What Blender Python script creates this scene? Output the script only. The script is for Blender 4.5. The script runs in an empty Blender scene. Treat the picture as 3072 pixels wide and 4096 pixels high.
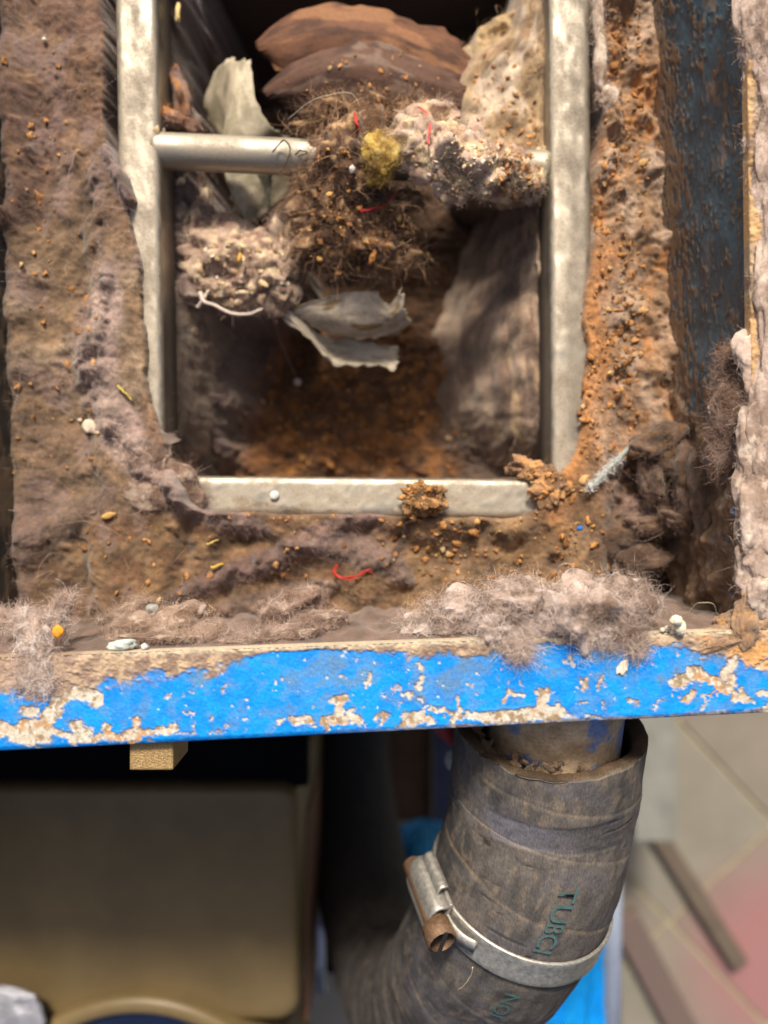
import bpy, math, random
import numpy as np
from mathutils import Vector, Matrix

random.seed(7)
RNG = np.random.default_rng(7)
SC = bpy.context.scene
COL = SC.collection

# ------------------------------------------------------------------ camera, sky, sun, exposure
S = 0.08            # millimetres per photo pixel on the plane of the blue rim
H = 243.0           # camera height above that plane, millimetres
cam_d = bpy.data.cameras.new('camera')
cam = bpy.data.objects.new('camera', cam_d)
COL.objects.link(cam)
cam.location = (0, 0, H * 0.001)
cam_d.sensor_fit = 'VERTICAL'
cam_d.sensor_height = 36.0
cam_d.sensor_width = 27.0
cam_d.lens = 36.0 * 3036 / 4096
cam_d.clip_start = 0.01
cam_d.clip_end = 50.0
cam_d.dof.use_dof = True
cam_d.dof.focus_distance = 0.262
cam_d.dof.aperture_fstop = 4.8
SC.camera = cam

SUN_EL, SUN_AZ = 46.0, -5.0          # azimuth measured from +Y towards +X
world = bpy.data.worlds.new('World')
SC.world = world
world.use_nodes = True
wn = world.node_tree.nodes
sky = wn.new('ShaderNodeTexSky')
sky.sky_type = 'NISHITA'
sky.sun_disc = False
sky.sun_elevation = math.radians(SUN_EL)
sky.sun_rotation = math.radians(SUN_AZ)
sky.air_density = 1.0
sky.dust_density = 7.0
sky.ozone_density = 0.0
bg = wn['Background']
bg.inputs['Strength'].default_value = 0.08
world.node_tree.links.new(sky.outputs[0], bg.inputs[0])

sun_d = bpy.data.lights.new('sun', 'SUN')
sun = bpy.data.objects.new('sun', sun_d)
COL.objects.link(sun)
sun_d.energy = 3.8
sun_d.angle = math.radians(10)
sun_d.color = (1.0, 0.90, 0.76)
_v = Vector((math.sin(math.radians(SUN_AZ)) * math.cos(math.radians(SUN_EL)),
             math.cos(math.radians(SUN_AZ)) * math.cos(math.radians(SUN_EL)),
             math.sin(math.radians(SUN_EL))))
sun.rotation_euler = _v.to_track_quat('Z', 'Y').to_euler()

SC.view_settings.view_transform = 'Standard'
SC.view_settings.look = 'None'
SC.view_settings.exposure = 0.52
SC.view_settings.gamma = 1.0
SC.view_settings.use_curve_mapping = False
SC.render.engine = 'CYCLES'
SC.cycles.use_denoising = True
SC.cycles.max_bounces = 6
SC.cycles.caustics_reflective = False
SC.cycles.caustics_refractive = False

# ------------------------------------------------------------------ helpers
def W(u, v, z):
    """point at height z (mm above the rim plane) seen at photo pixel u, v -> metres"""
    u = np.asarray(u, float); v = np.asarray(v, float); z = np.asarray(z, float)
    k = S * (H - z) / H * 0.001
    return np.stack(np.broadcast_arrays((u - 1536) * k, -(v - 2048) * k, z * 0.001), -1)

def sst(a, b, x):
    t = np.clip((np.asarray(x, float) - a) / (b - a), 0, 1)
    return t * t * (3 - 2 * t)

_LAT = {}
def vnoise(x, y, seed=0):
    if seed not in _LAT:
        _LAT[seed] = np.random.default_rng(1000 + seed).random((256, 256)) * 2 - 1
    L = _LAT[seed]
    xi = np.floor(x).astype(int); yi = np.floor(y).astype(int)
    fx = x - xi; fy = y - yi
    fx = fx * fx * fx * (fx * (fx * 6 - 15) + 10); fy = fy * fy * fy * (fy * (fy * 6 - 15) + 10)
    x0 = xi & 255; x1 = (xi + 1) & 255; y0 = yi & 255; y1 = (yi + 1) & 255
    a = L[y0, x0] * (1 - fx) + L[y0, x1] * fx
    b = L[y1, x0] * (1 - fx) + L[y1, x1] * fx
    return a * (1 - fy) + b * fy

def fbm(x, y, octv=4, seed=0, gain=0.5):
    r = 0; a = 1; t = 0
    for i in range(octv):
        c, s = math.cos(0.6 * i + seed), math.sin(0.6 * i + seed)
        r = r + a * vnoise((x * c - y * s) * 2.03 ** i + 17.3 * i, (x * s + y * c) * 2.03 ** i + 9.1 * i, seed + i)
        t += a; a *= gain
    return r / t * 1.6

def ridged(x, y, octv=3, seed=0):
    r = 0; a = 1; t = 0
    for i in range(octv):
        r = r + a * (1 - 2.2 * np.abs(vnoise(x * 2.1 ** i + 5 * i, y * 2.1 ** i - 3 * i, seed + i)))
        t += a; a *= 0.5
    return r / t

_LAT3 = {}
def vnoise3(p, seed=0):
    if seed not in _LAT3:
        _LAT3[seed] = np.random.default_rng(5000 + seed).random((32, 32, 32)) * 2 - 1
    L = _LAT3[seed]
    i = np.floor(p).astype(int); f = p - i; f = f * f * (3 - 2 * f)
    i0 = i & 31; i1 = (i + 1) & 31
    r = 0
    for dx in (0, 1):
        for dy in (0, 1):
            for dz in (0, 1):
                w = (f[..., 0] if dx else 1 - f[..., 0]) * (f[..., 1] if dy else 1 - f[..., 1]) * (f[..., 2] if dz else 1 - f[..., 2])
                r = r + w * L[(i1 if dx else i0)[..., 0], (i1 if dy else i0)[..., 1], (i1 if dz else i0)[..., 2]]
    return r

def fbm3(p, octv=4, seed=0, gain=0.5):
    r = 0; a = 1; t = 0
    for i in range(octv):
        r = r + a * vnoise3(p * 2.07 ** i + 7.7 * i, seed + i)
        t += a; a *= gain
    return r / t * 1.6

def mixc(a, b, t):
    a = np.asarray(a, float); b = np.asarray(b, float)
    t = np.clip(t, 0, 1)[..., None]
    return a * (1 - t) + b * t

def srgb(r, g, b):
    c = np.array([r, g, b], float) / 255
    return np.where(c <= 0.04045, c / 12.92, ((c + 0.055) / 1.055) ** 2.4)

def poly_dist(u, v, pts):
    """distance of pixels to a polyline, and the position 0..1 along it"""
    best = np.full(np.broadcast(u, v).shape, 1e9); pos = np.zeros_like(best)
    n = len(pts) - 1
    for i in range(n):
        ax, ay = pts[i][:2]; bx, by = pts[i + 1][:2]
        dx, dy = bx - ax, by - ay
        t = np.clip(((u - ax) * dx + (v - ay) * dy) / (dx * dx + dy * dy + 1e-9), 0, 1)
        d = np.hypot(u - ax - t * dx, v - ay - t * dy)
        m = d < best
        best = np.where(m, d, best); pos = np.where(m, (i + t) / n, pos)
    return best, pos

def tag(o, label=None, cat=None, group=None, kind=None):
    if label: o['label'] = label
    if cat: o['category'] = cat
    if group: o['group'] = group
    if kind: o['kind'] = kind
    return o

def empty(name, loc=(0, 0, 0)):
    o = bpy.data.objects.new(name, None)
    COL.objects.link(o); o.location = loc
    o.empty_display_size = 0.005
    return o

def link(name, me, parent=None):
    o = bpy.data.objects.new(name, me)
    COL.objects.link(o)
    if parent is not None:
        o.parent = parent
        o.matrix_parent_inverse = Matrix.Translation(parent.location).inverted()
    return o

def make_mesh(name, verts, faces, mat=None, col=None, smooth=True):
    """verts (n,3) in metres, faces (m,3|4) array"""
    verts = np.ascontiguousarray(verts, dtype=np.float32).reshape(-1, 3)
    faces = np.asarray(faces, dtype=np.int32)
    me = bpy.data.meshes.new(name)
    k = faces.shape[1]; m = len(faces)
    me.vertices.add(len(verts)); me.vertices.foreach_set('co', verts.ravel())
    me.loops.add(m * k); me.loops.foreach_set('vertex_index', faces.ravel())
    me.polygons.add(m)
    me.polygons.foreach_set('loop_start', np.arange(0, m * k, k, dtype=np.int32))
    me.polygons.foreach_set('loop_total', np.full(m, k, dtype=np.int32))
    me.polygons.foreach_set('use_smooth', np.full(m, smooth))
    if col is not None:
        a = me.attributes.new('Col', 'FLOAT_COLOR', 'POINT')
        c = np.ones((len(verts), 4), np.float32); c[:, :3] = np.asarray(col).reshape(-1, 3)
        a.data.foreach_set('color', c.ravel())
    me.update(); me.validate()
    if mat: me.materials.append(mat)
    return me

def grid_faces(nr, nc, closed_c=False, keep=None):
    r = np.arange(nr - 1)[:, None]; c = np.arange(nc if closed_c else nc - 1)[None, :]
    c2 = (c + 1) % nc
    f = np.stack([r * nc + c, (r + 1) * nc + c, (r + 1) * nc + c2, r * nc + c2], -1).reshape(-1, 4)
    if keep is not None:
        k = keep.ravel()
        f = f[k[f].all(1)]
    return f

def grid_obj(name, P, mat, col=None, parent=None, closed_c=False, keep=None, smooth=True):
    nr, nc = P.shape[:2]
    return link(name, make_mesh(name, P.reshape(-1, 3), grid_faces(nr, nc, closed_c, keep), mat, col, smooth), parent)

def catmull(P, n):
    """resample control rows P (k, ...) to n samples"""
    P = np.asarray(P, float); k = len(P)
    if k == 2:
        t = np.linspace(0, 1, n).reshape((-1,) + (1,) * (P.ndim - 1))
        return P[0] * (1 - t) + P[1] * t
    x = np.linspace(0, k - 1, n); i = np.minimum(x.astype(int), k - 2); t = (x - i).reshape((-1,) + (1,) * (P.ndim - 1))
    Q = np.concatenate([[2 * P[0] - P[1]], P, [2 * P[-1] - P[-2]]])
    a, b, c, d = Q[i], Q[i + 1], Q[i + 2], Q[i + 3]
    return 0.5 * (2 * b + (c - a) * t + (2 * a - 5 * b + 4 * c - d) * t ** 2 + (3 * b - a - 3 * c + d) * t ** 3)

def frames(path):
    """parallel-transport frames of a path (n,3)"""
    T = np.gradient(path, axis=0); T /= np.linalg.norm(T, axis=1)[:, None] + 1e-12
    N = np.zeros_like(T)
    a = np.array([1.0, 0, 0]) if abs(T[0, 0]) < 0.8 else np.array([0, 1.0, 0])
    n = a - T[0] * a.dot(T[0]); N[0] = n / np.linalg.norm(n)
    for i in range(1, len(T)):
        n = N[i - 1] - T[i] * N[i - 1].dot(T[i]); N[i] = n / (np.linalg.norm(n) + 1e-12)
    return T, N, np.cross(T, N)

def tube_arrays(path, rad, sides=8, caps=True):
    path = np.asarray(path, float); n = len(path)
    rad = np.broadcast_to(np.asarray(rad, float), (n,))
    T, N, B = frames(path)
    a = np.linspace(0, 2 * math.pi, sides, endpoint=False)
    V = path[:, None] + rad[:, None, None] * (np.cos(a)[None, :, None] * N[:, None] + np.sin(a)[None, :, None] * B[:, None])
    F = grid_faces(n, sides, True)
    V = V.reshape(-1, 3)
    if caps:
        V = np.concatenate([V, path[:1], path[-1:]])
        j = np.arange(sides); c0, c1 = n * sides, n * sides + 1
        f0 = np.stack([np.full(sides, c0), (j + 1) % sides, j, j], 1)
        o = (n - 1) * sides
        F3 = [np.stack([np.full(sides, c0), j, (j + 1) % sides], 1), np.stack([np.full(sides, c1), o + (j + 1) % sides, o + j], 1)]
        return V, np.concatenate([np.concatenate([F[:, [0, 1, 2]], F[:, [0, 2, 3]]])] + F3)
    return V, np.concatenate([F[:, [0, 1, 2]], F[:, [0, 2, 3]]])

def tube_obj(name, path, rad, mat, parent=None, sides=8, col=None):
    V, F = tube_arrays(path, rad, sides)
    c = None if col is None else np.broadcast_to(np.asarray(col), V.shape)
    return link(name, make_mesh(name, V, F, mat, c), parent)

class Bag:
    """collects triangles of many small pieces into one mesh"""
    def __init__(s): s.V = []; s.F = []; s.C = []; s.n = 0
    def add(s, V, F, C):
        V = np.asarray(V, float); F = np.asarray(F)
        if F.shape[1] == 4: F = np.concatenate([F[:, [0, 1, 2]], F[:, [0, 2, 3]]])
        s.V.append(V); s.F.append(F + s.n); s.C.append(np.broadcast_to(np.asarray(C, float), V.shape)); s.n += len(V)
    def build(s, name, mat, parent=None, smooth=True):
        return link(name, make_mesh(name, np.concatenate(s.V), np.concatenate(s.F), mat, np.concatenate(s.C), smooth), parent)

def fibre_mesh(name, start, normal, length, width, mat, cols, parent=None, segs=6, curl=0.9, lift=0.25, seed=1, drop=0.0):
    """many hair-thin curled fibres as one mesh; start, normal (n,3) metres; length, width metres"""
    r = np.random.default_rng(seed); n = len(start)
    normal = normal / (np.linalg.norm(normal, axis=1)[:, None] + 1e-12)
    d = r.normal(size=(n, 3)); d -= normal * (d * normal).sum(1)[:, None]
    d /= np.linalg.norm(d, axis=1)[:, None] + 1e-12
    d = d + normal * (r.random((n, 1)) * lift * 2 - lift * 0.2); d /= np.linalg.norm(d, axis=1)[:, None]
    L = np.broadcast_to(length, (n,)) * (0.5 + r.random(n))
    axis = r.normal(size=(n, 3)); ang = r.normal(size=(n, 1)) * curl
    pts = [start]; p = start.copy(); step = (L / segs)[:, None]
    for i in range(segs):
        p = p + d * step
        pts.append(p)
        d = d + np.cross(axis, d) * ang * 0.5 + r.normal(size=(n, 3)) * 0.35 * curl - normal * drop
        d /= np.linalg.norm(d, axis=1)[:, None]
    P = np.stack(pts, 1)                                   # n, segs+1, 3
    T = np.gradient(P, axis=1)
    side = np.cross(T, r.normal(size=(n, 1, 3))); side /= np.linalg.norm(side, axis=2)[..., None] + 1e-12
    w = (np.broadcast_to(width, (n,)) * (0.6 + 0.8 * r.random(n)))[:, None, None] * np.linspace(1, 0.35, segs + 1)[None, :, None] * 0.5
    V = np.stack([P - side * w, P + side * w], 2)           # n, segs+1, 2, 3
    base = (np.arange(n) * (segs + 1) * 2)[:, None]; k = np.arange(segs)[None, :] * 2
    F = np.stack([base + k, base + k + 1, base + k + 3, base + k + 2], -1).reshape(-1, 4)
    C = np.repeat(cols, (segs + 1) * 2, axis=0)
    return tag(link(name, make_mesh(name, V.reshape(-1, 3), F, mat, C), parent), kind='stuff')

def ico(sub):
    import bmesh
    bm = bmesh.new(); bmesh.ops.create_icosphere(bm, subdivisions=sub, radius=1.0)
    bm.verts.ensure_lookup_table()
    V = np.array([v.co[:] for v in bm.verts]); F = np.array([[v.index for v in f.verts] for f in bm.faces])
    bm.free(); return V, F
ICO = {k: ico(k) for k in (2, 3, 4, 5, 6)}

def box_arrays(lo, hi):
    x0, y0, z0 = lo; x1, y1, z1 = hi
    V = np.array([[x0, y0, z0], [x1, y0, z0], [x1, y1, z0], [x0, y1, z0], [x0, y0, z1], [x1, y0, z1], [x1, y1, z1], [x0, y1, z1]], float)
    F = np.array([[0, 3, 2, 1], [4, 5, 6, 7], [0, 1, 5, 4], [1, 2, 6, 5], [2, 3, 7, 6], [3, 0, 4, 7]])
    return V, F

def bevel(o, w, seg=2):
    m = o.modifiers.new('bevel', 'BEVEL'); m.width = w; m.segments = seg; m.limit_method = 'ANGLE'
    return o

# ------------------------------------------------------------------ materials
def new_mat(name):
    m = bpy.data.materials.new(name); m.use_nodes = True
    nt = m.node_tree; return m, nt, nt.nodes['Principled BSDF']

def noise_node(nt, scale, detail=4, rough=0.6, stretch=None, dist=0.0):
    tc = nt.nodes.new('ShaderNodeTexCoord')
    n = nt.nodes.new('ShaderNodeTexNoise')
    n.inputs['Scale'].default_value = scale; n.inputs['Detail'].default_value = detail
    n.inputs['Roughness'].default_value = rough; n.inputs['Distortion'].default_value = dist
    if stretch:
        mp = nt.nodes.new('ShaderNodeMapping'); mp.inputs['Scale'].default_value = stretch
        nt.links.new(tc.outputs['Object'], mp.inputs['Vector']); nt.links.new(mp.outputs[0], n.inputs['Vector'])
    else:
        nt.links.new(tc.outputs['Object'], n.inputs['Vector'])
    return n

def ramp(nt, src, stops):
    r = nt.nodes.new('ShaderNodeValToRGB'); e = r.color_ramp.elements
    while len(e) < len(stops): e.new(0.5)
    for el, (p, c) in zip(e, stops):
        el.position = p; el.color = (c, c, c, 1) if np.isscalar(c) else (*c, 1)
    nt.links.new(src, r.inputs[0]); return r

def mul(nt, a, b, mode='MULTIPLY', fac=1.0):
    m = nt.nodes.new('ShaderNodeMix'); m.data_type = 'RGBA'; m.blend_type = mode
    m.inputs[0].default_value = fac
    nt.links.new(a, m.inputs[6]); nt.links.new(b, m.inputs[7]); return m.outputs[2]

def bump(nt, bsdf, src, strength, dist):
    b = nt.nodes.new('ShaderNodeBump'); b.inputs['Strength'].default_value = strength; b.inputs['Distance'].default_value = dist
    nt.links.new(src, b.inputs['Height']); nt.links.new(b.outputs[0], bsdf.inputs['Normal']); return b

def attr_mat(name, rough=0.9, nscale=900, namp=(0.6, 1.4), bstr=0.5, bdist=0.0006, spec=0.25, sheen=0.0, metal=0.0, stretch=None, subs=0.0, trans=0.0):
    """the piece's own colour (attribute Col), mottled by fine noise, with fine relief"""
    m, nt, b = new_mat(name)
    at = nt.nodes.new('ShaderNodeAttribute'); at.attribute_name = 'Col'
    n = noise_node(nt, nscale, 6, 0.7, stretch)
    r = ramp(nt, n.outputs['Fac'], [(0.3, namp[0]), (0.7, namp[1])])
    c = mul(nt, at.outputs['Color'], r.outputs['Color'])
    nt.links.new(c, b.inputs['Base Color'])
    b.inputs['Roughness'].default_value = rough
    b.inputs['Specular IOR Level'].default_value = spec
    b.inputs['Metallic'].default_value = metal
    if sheen:
        b.inputs['Sheen Weight'].default_value = sheen; b.inputs['Sheen Roughness'].default_value = 0.6
    if bstr: bump(nt, b, n.outputs['Fac'], bstr, bdist)
    return m

def flat_mat(name, color, rough=0.6, spec=0.4, metal=0.0, nscale=400, namp=(0.8, 1.2), bstr=0.15, bdist=0.0005, stretch=None, trans=0.0):
    m, nt, b = new_mat(name)
    n = noise_node(nt, nscale, 5, 0.65, stretch)
    rgb = nt.nodes.new('ShaderNodeRGB'); rgb.outputs[0].default_value = (*color, 1)
    r = ramp(nt, n.outputs['Fac'], [(0.3, namp[0]), (0.7, namp[1])])
    nt.links.new(mul(nt, rgb.outputs[0], r.outputs['Color']), b.inputs['Base Color'])
    b.inputs['Roughness'].default_value = rough; b.inputs['Specular IOR Level'].default_value = spec; b.inputs['Metallic'].default_value = metal
    b.inputs['Transmission Weight'].default_value = trans
    if bstr: bump(nt, b, n.outputs['Fac'], bstr, bdist)
    return m

M_LINT = attr_mat('lint_and_dust', 0.95, 700, (0.72, 1.28), 0.35, 0.0010, 0.1, 0.25)
M_FIBRE = attr_mat('lint_fibre', 0.7, 300, (0.9, 1.1), 0, 0, 0.3)
M_WALL = attr_mat('dusty_slate_paint', 0.45, 700, (0.75, 1.25), 0.22, 0.0006, 0.5, stretch=(1.5, 0.5, 1.0))
M_LEAF = attr_mat('dry_leaf', 0.75, 500, (0.8, 1.2), 0.35, 0.0006, 0.25)
M_CRUMB = attr_mat('crumb_mass', 0.9, 1500, (0.75, 1.25), 0.12, 0.0002, 0.2)
M_RUBBER = attr_mat('dusty_rubber', 0.72, 1000, (0.55, 1.42), 0.4, 0.0006, 0.3, stretch=(1.6, 0.6, 1.0))
M_DARK = flat_mat('flat_near_black', (0.02, 0.018, 0.016), 0.9)

def rim_material():
    m, nt, b = new_mat('chipped_blue_paint')
    at = nt.nodes.new('ShaderNodeAttribute'); at.attribute_name = 'Col'
    pm = nt.nodes.new('ShaderNodeAttribute'); pm.attribute_name = 'paint'
    n = noise_node(nt, 900, 6, 0.7)
    n2 = noise_node(nt, 260, 4, 0.6)
    r = ramp(nt, n.outputs['Fac'], [(0.32, 0.78), (0.68, 1.22)])
    nt.links.new(mul(nt, at.outputs['Color'], r.outputs['Color']), b.inputs['Base Color'])
    rr = nt.nodes.new('ShaderNodeMapRange'); rr.inputs['To Min'].default_value = 0.9; rr.inputs['To Max'].default_value = 0.5
    nt.links.new(pm.outputs['Fac'], rr.inputs['Value']); nt.links.new(rr.outputs[0], b.inputs['Roughness'])
    b.inputs['Specular IOR Level'].default_value = 0.3
    a = nt.nodes.new('ShaderNodeMath'); a.operation = 'ADD'
    nt.links.new(n.outputs['Fac'], a.inputs[0]); nt.links.new(n2.outputs['Fac'], a.inputs[1])
    bump(nt, b, a.outputs[0], 0.45, 0.0006)
    return m
M_RIM = rim_material()

def steel_material():
    m, nt, b = new_mat('dusty_stainless_steel')
    at = nt.nodes.new('ShaderNodeAttribute'); at.attribute_name = 'Col'      # red: share of dust; blue: painted side shade and dull dust
    n = noise_node(nt, 1100, 8, 0.8)
    n2 = noise_node(nt, 900, 6, 0.75)
    sep = nt.nodes.new('ShaderNodeSeparateColor'); nt.links.new(at.outputs['Color'], sep.inputs[0])
    ad = nt.nodes.new('ShaderNodeMath'); ad.operation = 'ADD'
    nt.links.new(sep.outputs[0], ad.inputs[0]); nt.links.new(n.outputs['Fac'], ad.inputs[1])
    dr = ramp(nt, ad.outputs[0], [(0.25, 0.1), (0.85, 1.0)])
    dust = ramp(nt, n2.outputs['Fac'], [(0.3, (0.17, 0.135, 0.098)), (0.7, (0.36, 0.31, 0.24))])
    met = nt.nodes.new('ShaderNodeRGB'); met.outputs[0].default_value = (0.46, 0.42, 0.35, 1)
    mx = nt.nodes.new('ShaderNodeMix'); mx.data_type = 'RGBA'
    nt.links.new(dr.outputs[0], mx.inputs[0]); nt.links.new(met.outputs[0], mx.inputs[6]); nt.links.new(dust.outputs[0], mx.inputs[7])
    ag = nt.nodes.new('ShaderNodeMath'); ag.operation = 'ADD'
    nt.links.new(sep.outputs[1], ag.inputs[0]); nt.links.new(n2.outputs['Fac'], ag.inputs[1])
    rg = ramp(nt, ag.outputs[0], [(0.62, 0.0), (0.9, 0.85)])
    rc_ = nt.nodes.new('ShaderNodeRGB'); rc_.outputs[0].default_value = (0.20, 0.125, 0.06, 1)
    mx2 = nt.nodes.new('ShaderNodeMix'); mx2.data_type = 'RGBA'
    nt.links.new(rg.outputs[0], mx2.inputs[0]); nt.links.new(mx.outputs[2], mx2.inputs[6]); nt.links.new(rc_.outputs[0], mx2.inputs[7])
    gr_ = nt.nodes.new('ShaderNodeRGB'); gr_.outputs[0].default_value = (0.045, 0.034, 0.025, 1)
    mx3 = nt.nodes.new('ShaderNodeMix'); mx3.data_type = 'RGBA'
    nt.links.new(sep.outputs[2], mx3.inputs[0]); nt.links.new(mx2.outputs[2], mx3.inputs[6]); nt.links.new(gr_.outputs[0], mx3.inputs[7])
    nt.links.new(mx3.outputs[2], b.inputs['Base Color'])
    me = nt.nodes.new('ShaderNodeMapRange'); me.inputs['To Min'].default_value = 0.95; me.inputs['To Max'].default_value = 0.05
    nt.links.new(dr.outputs[0], me.inputs['Value']); nt.links.new(me.outputs[0], b.inputs['Metallic'])
    ro = nt.nodes.new('ShaderNodeMapRange'); ro.inputs['To Min'].default_value = 0.36; ro.inputs['To Max'].default_value = 0.8
    nt.links.new(dr.outputs[0], ro.inputs['Value']); nt.links.new(ro.outputs[0], b.inputs['Roughness'])
    bump(nt, b, n2.outputs['Fac'], 0.12, 0.0004)
    return m
M_STEEL = steel_material()

# palette, linear albedo
BROWN = srgb(116, 90, 64); DBROWN = srgb(82, 60, 43); TAN = srgb(168, 138, 102); RUST = srgb(190, 130, 74)
MAUVE = srgb(152, 130, 116); DMAUVE = srgb(114, 88, 74); PALE = srgb(205, 192, 188); CREAM = srgb(214, 196, 160)
GREYB = srgb(120, 106, 94); SLATE = srgb(52, 72, 88)
# ------------------------------------------------------------------ the trough (rim, walls, floor)
def rim_in(u): return 2625 - 0.036 * np.asarray(u, float)
def rim_out(u): return 3008 - 0.050 * np.asarray(u, float)
def wall_r_top(v): return 2988 + 0.012 * np.asarray(v, float)
def wall_r_base(v): return 2575 + 0.06 * np.asarray(v, float)
def wall_l_base(v): return 42 + 0.032 * np.asarray(v, float)

CHIPS = [  # polyline in photo pixels, half width
    ([(-60, 2915), (60, 2925), (130, 2945), (190, 2915)], 34), ([(190, 2925), (320, 2952), (480, 2952), (535, 2925), (640, 2930), (705, 2912)], 15),
    ([(215, 2740), (240, 2800), (190, 2880), (90, 2920)], 30), ([(250, 2765), (330, 2770), (385, 2795)], 34), ([(365, 2815), (410, 2822)], 8),
    ([(300, 2905), (345, 2935)], 22), ([(420, 2905), (425, 2945)], 15), ([(540, 2885), (545, 2950)], 24), ([(520, 2985), (525, 2960)], 18),
    ([(105, 2845), (140, 2835)], 20), ([(40, 2950), (190, 2965)], 16), ([(290, 2975), (300, 2955)], 16), ([(-200, 2840), (-40, 2900)], 40),
    ([(750, 2848), (775, 2858)], 9), ([(857, 2872), (853, 2882)], 6), ([(908, 2735), (903, 2770)], 6), ([(700, 2938), (770, 2936)], 3), ([(845, 2934), (880, 2932)], 3),
    ([(1105, 2895), (1128, 2885)], 11), ([(1170, 2885), (1235, 2882)], 17), ([(1195, 2880), (1250, 2888)], 12),
    ([(1325, 2808), (1385, 2798)], 12), ([(1370, 2805), (1360, 2870)], 16), ([(1300, 2910), (1298, 2882), (1350, 2880), (1400, 2870), (1445, 2885)], 15), ([(1405, 2850), (1420, 2885)], 15),
    ([(1482, 2700), (1466, 2745)], 10), ([(1682, 2715), (1682, 2748)], 15), ([(1672, 2655), (1682, 2675)], 9), ([(1620, 2785), (1660, 2780)], 10), ([(1693, 2795), (1697, 2805)], 9),
    ([(1615, 2895), (1630, 2868), (1690, 2858), (1722, 2895)], 15), ([(1640, 2885), (1690, 2880)], 14), ([(1500, 2872), (1555, 2855)], 11), ([(1548, 2860), (1530, 2900)], 12),
    ([(1735, 2828), (1790, 2858), (1900, 2868)], 10), ([(1835, 2795), (1838, 2860), (1815, 2895)], 11), ([(1880, 2862), (2000, 2862), (2120, 2850), (2225, 2838)], 20), ([(1950, 2880), (2100, 2882), (2230, 2862)], 12),
    ([(2150, 2768), (2190, 2765)], 11), ([(2180, 2780), (2172, 2830)], 20), ([(2235, 2825), (2240, 2860)], 14), ([(2030, 2795), (2045, 2768), (2085, 2772)], 10),
    ([(2312, 2712), (2345, 2735), (2330, 2758)], 9), ([(2402, 2718), (2402, 2748)], 9), ([(2515, 2800), (2545, 2806)], 9), ([(2325, 2808), (2340, 2812)], 7), ([(2408, 2815), (2415, 2825)], 7), ([(2030, 2730), (2035, 2735)], 5),
    ([(2612, 2832), (2625, 2808), (2642, 2804)], 4), ([(2350, 2868), (2390, 2862)], 9),
    ([(2690, 2735), (2760, 2705), (2830, 2715)], 22), ([(2770, 2690), (2850, 2725), (2900, 2745)], 24), ([(2740, 2800), (2765, 2770)], 17), ([(2900, 2700), (2920, 2660), (2945, 2625)], 16),
    ([(2880, 2735), (2940, 2785), (2990, 2800)], 20), ([(2970, 2760), (2985, 2800)], 13), ([(2935, 2700), (2915, 2760)], 18), ([(2850, 2785), (2860, 2770)], 9), ([(3040, 2665), (3080, 2650)], 17), ([(3050, 2780), (3090, 2760)], 14),
    ([(3060, 2835), (3120, 2820)], 15), ([(3200, 2700), (3300, 2760)], 30), ([(-300, 2700), (-120, 2740)], 30), ([(2280, 2640), (2300, 2660)], 8),
]
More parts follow.
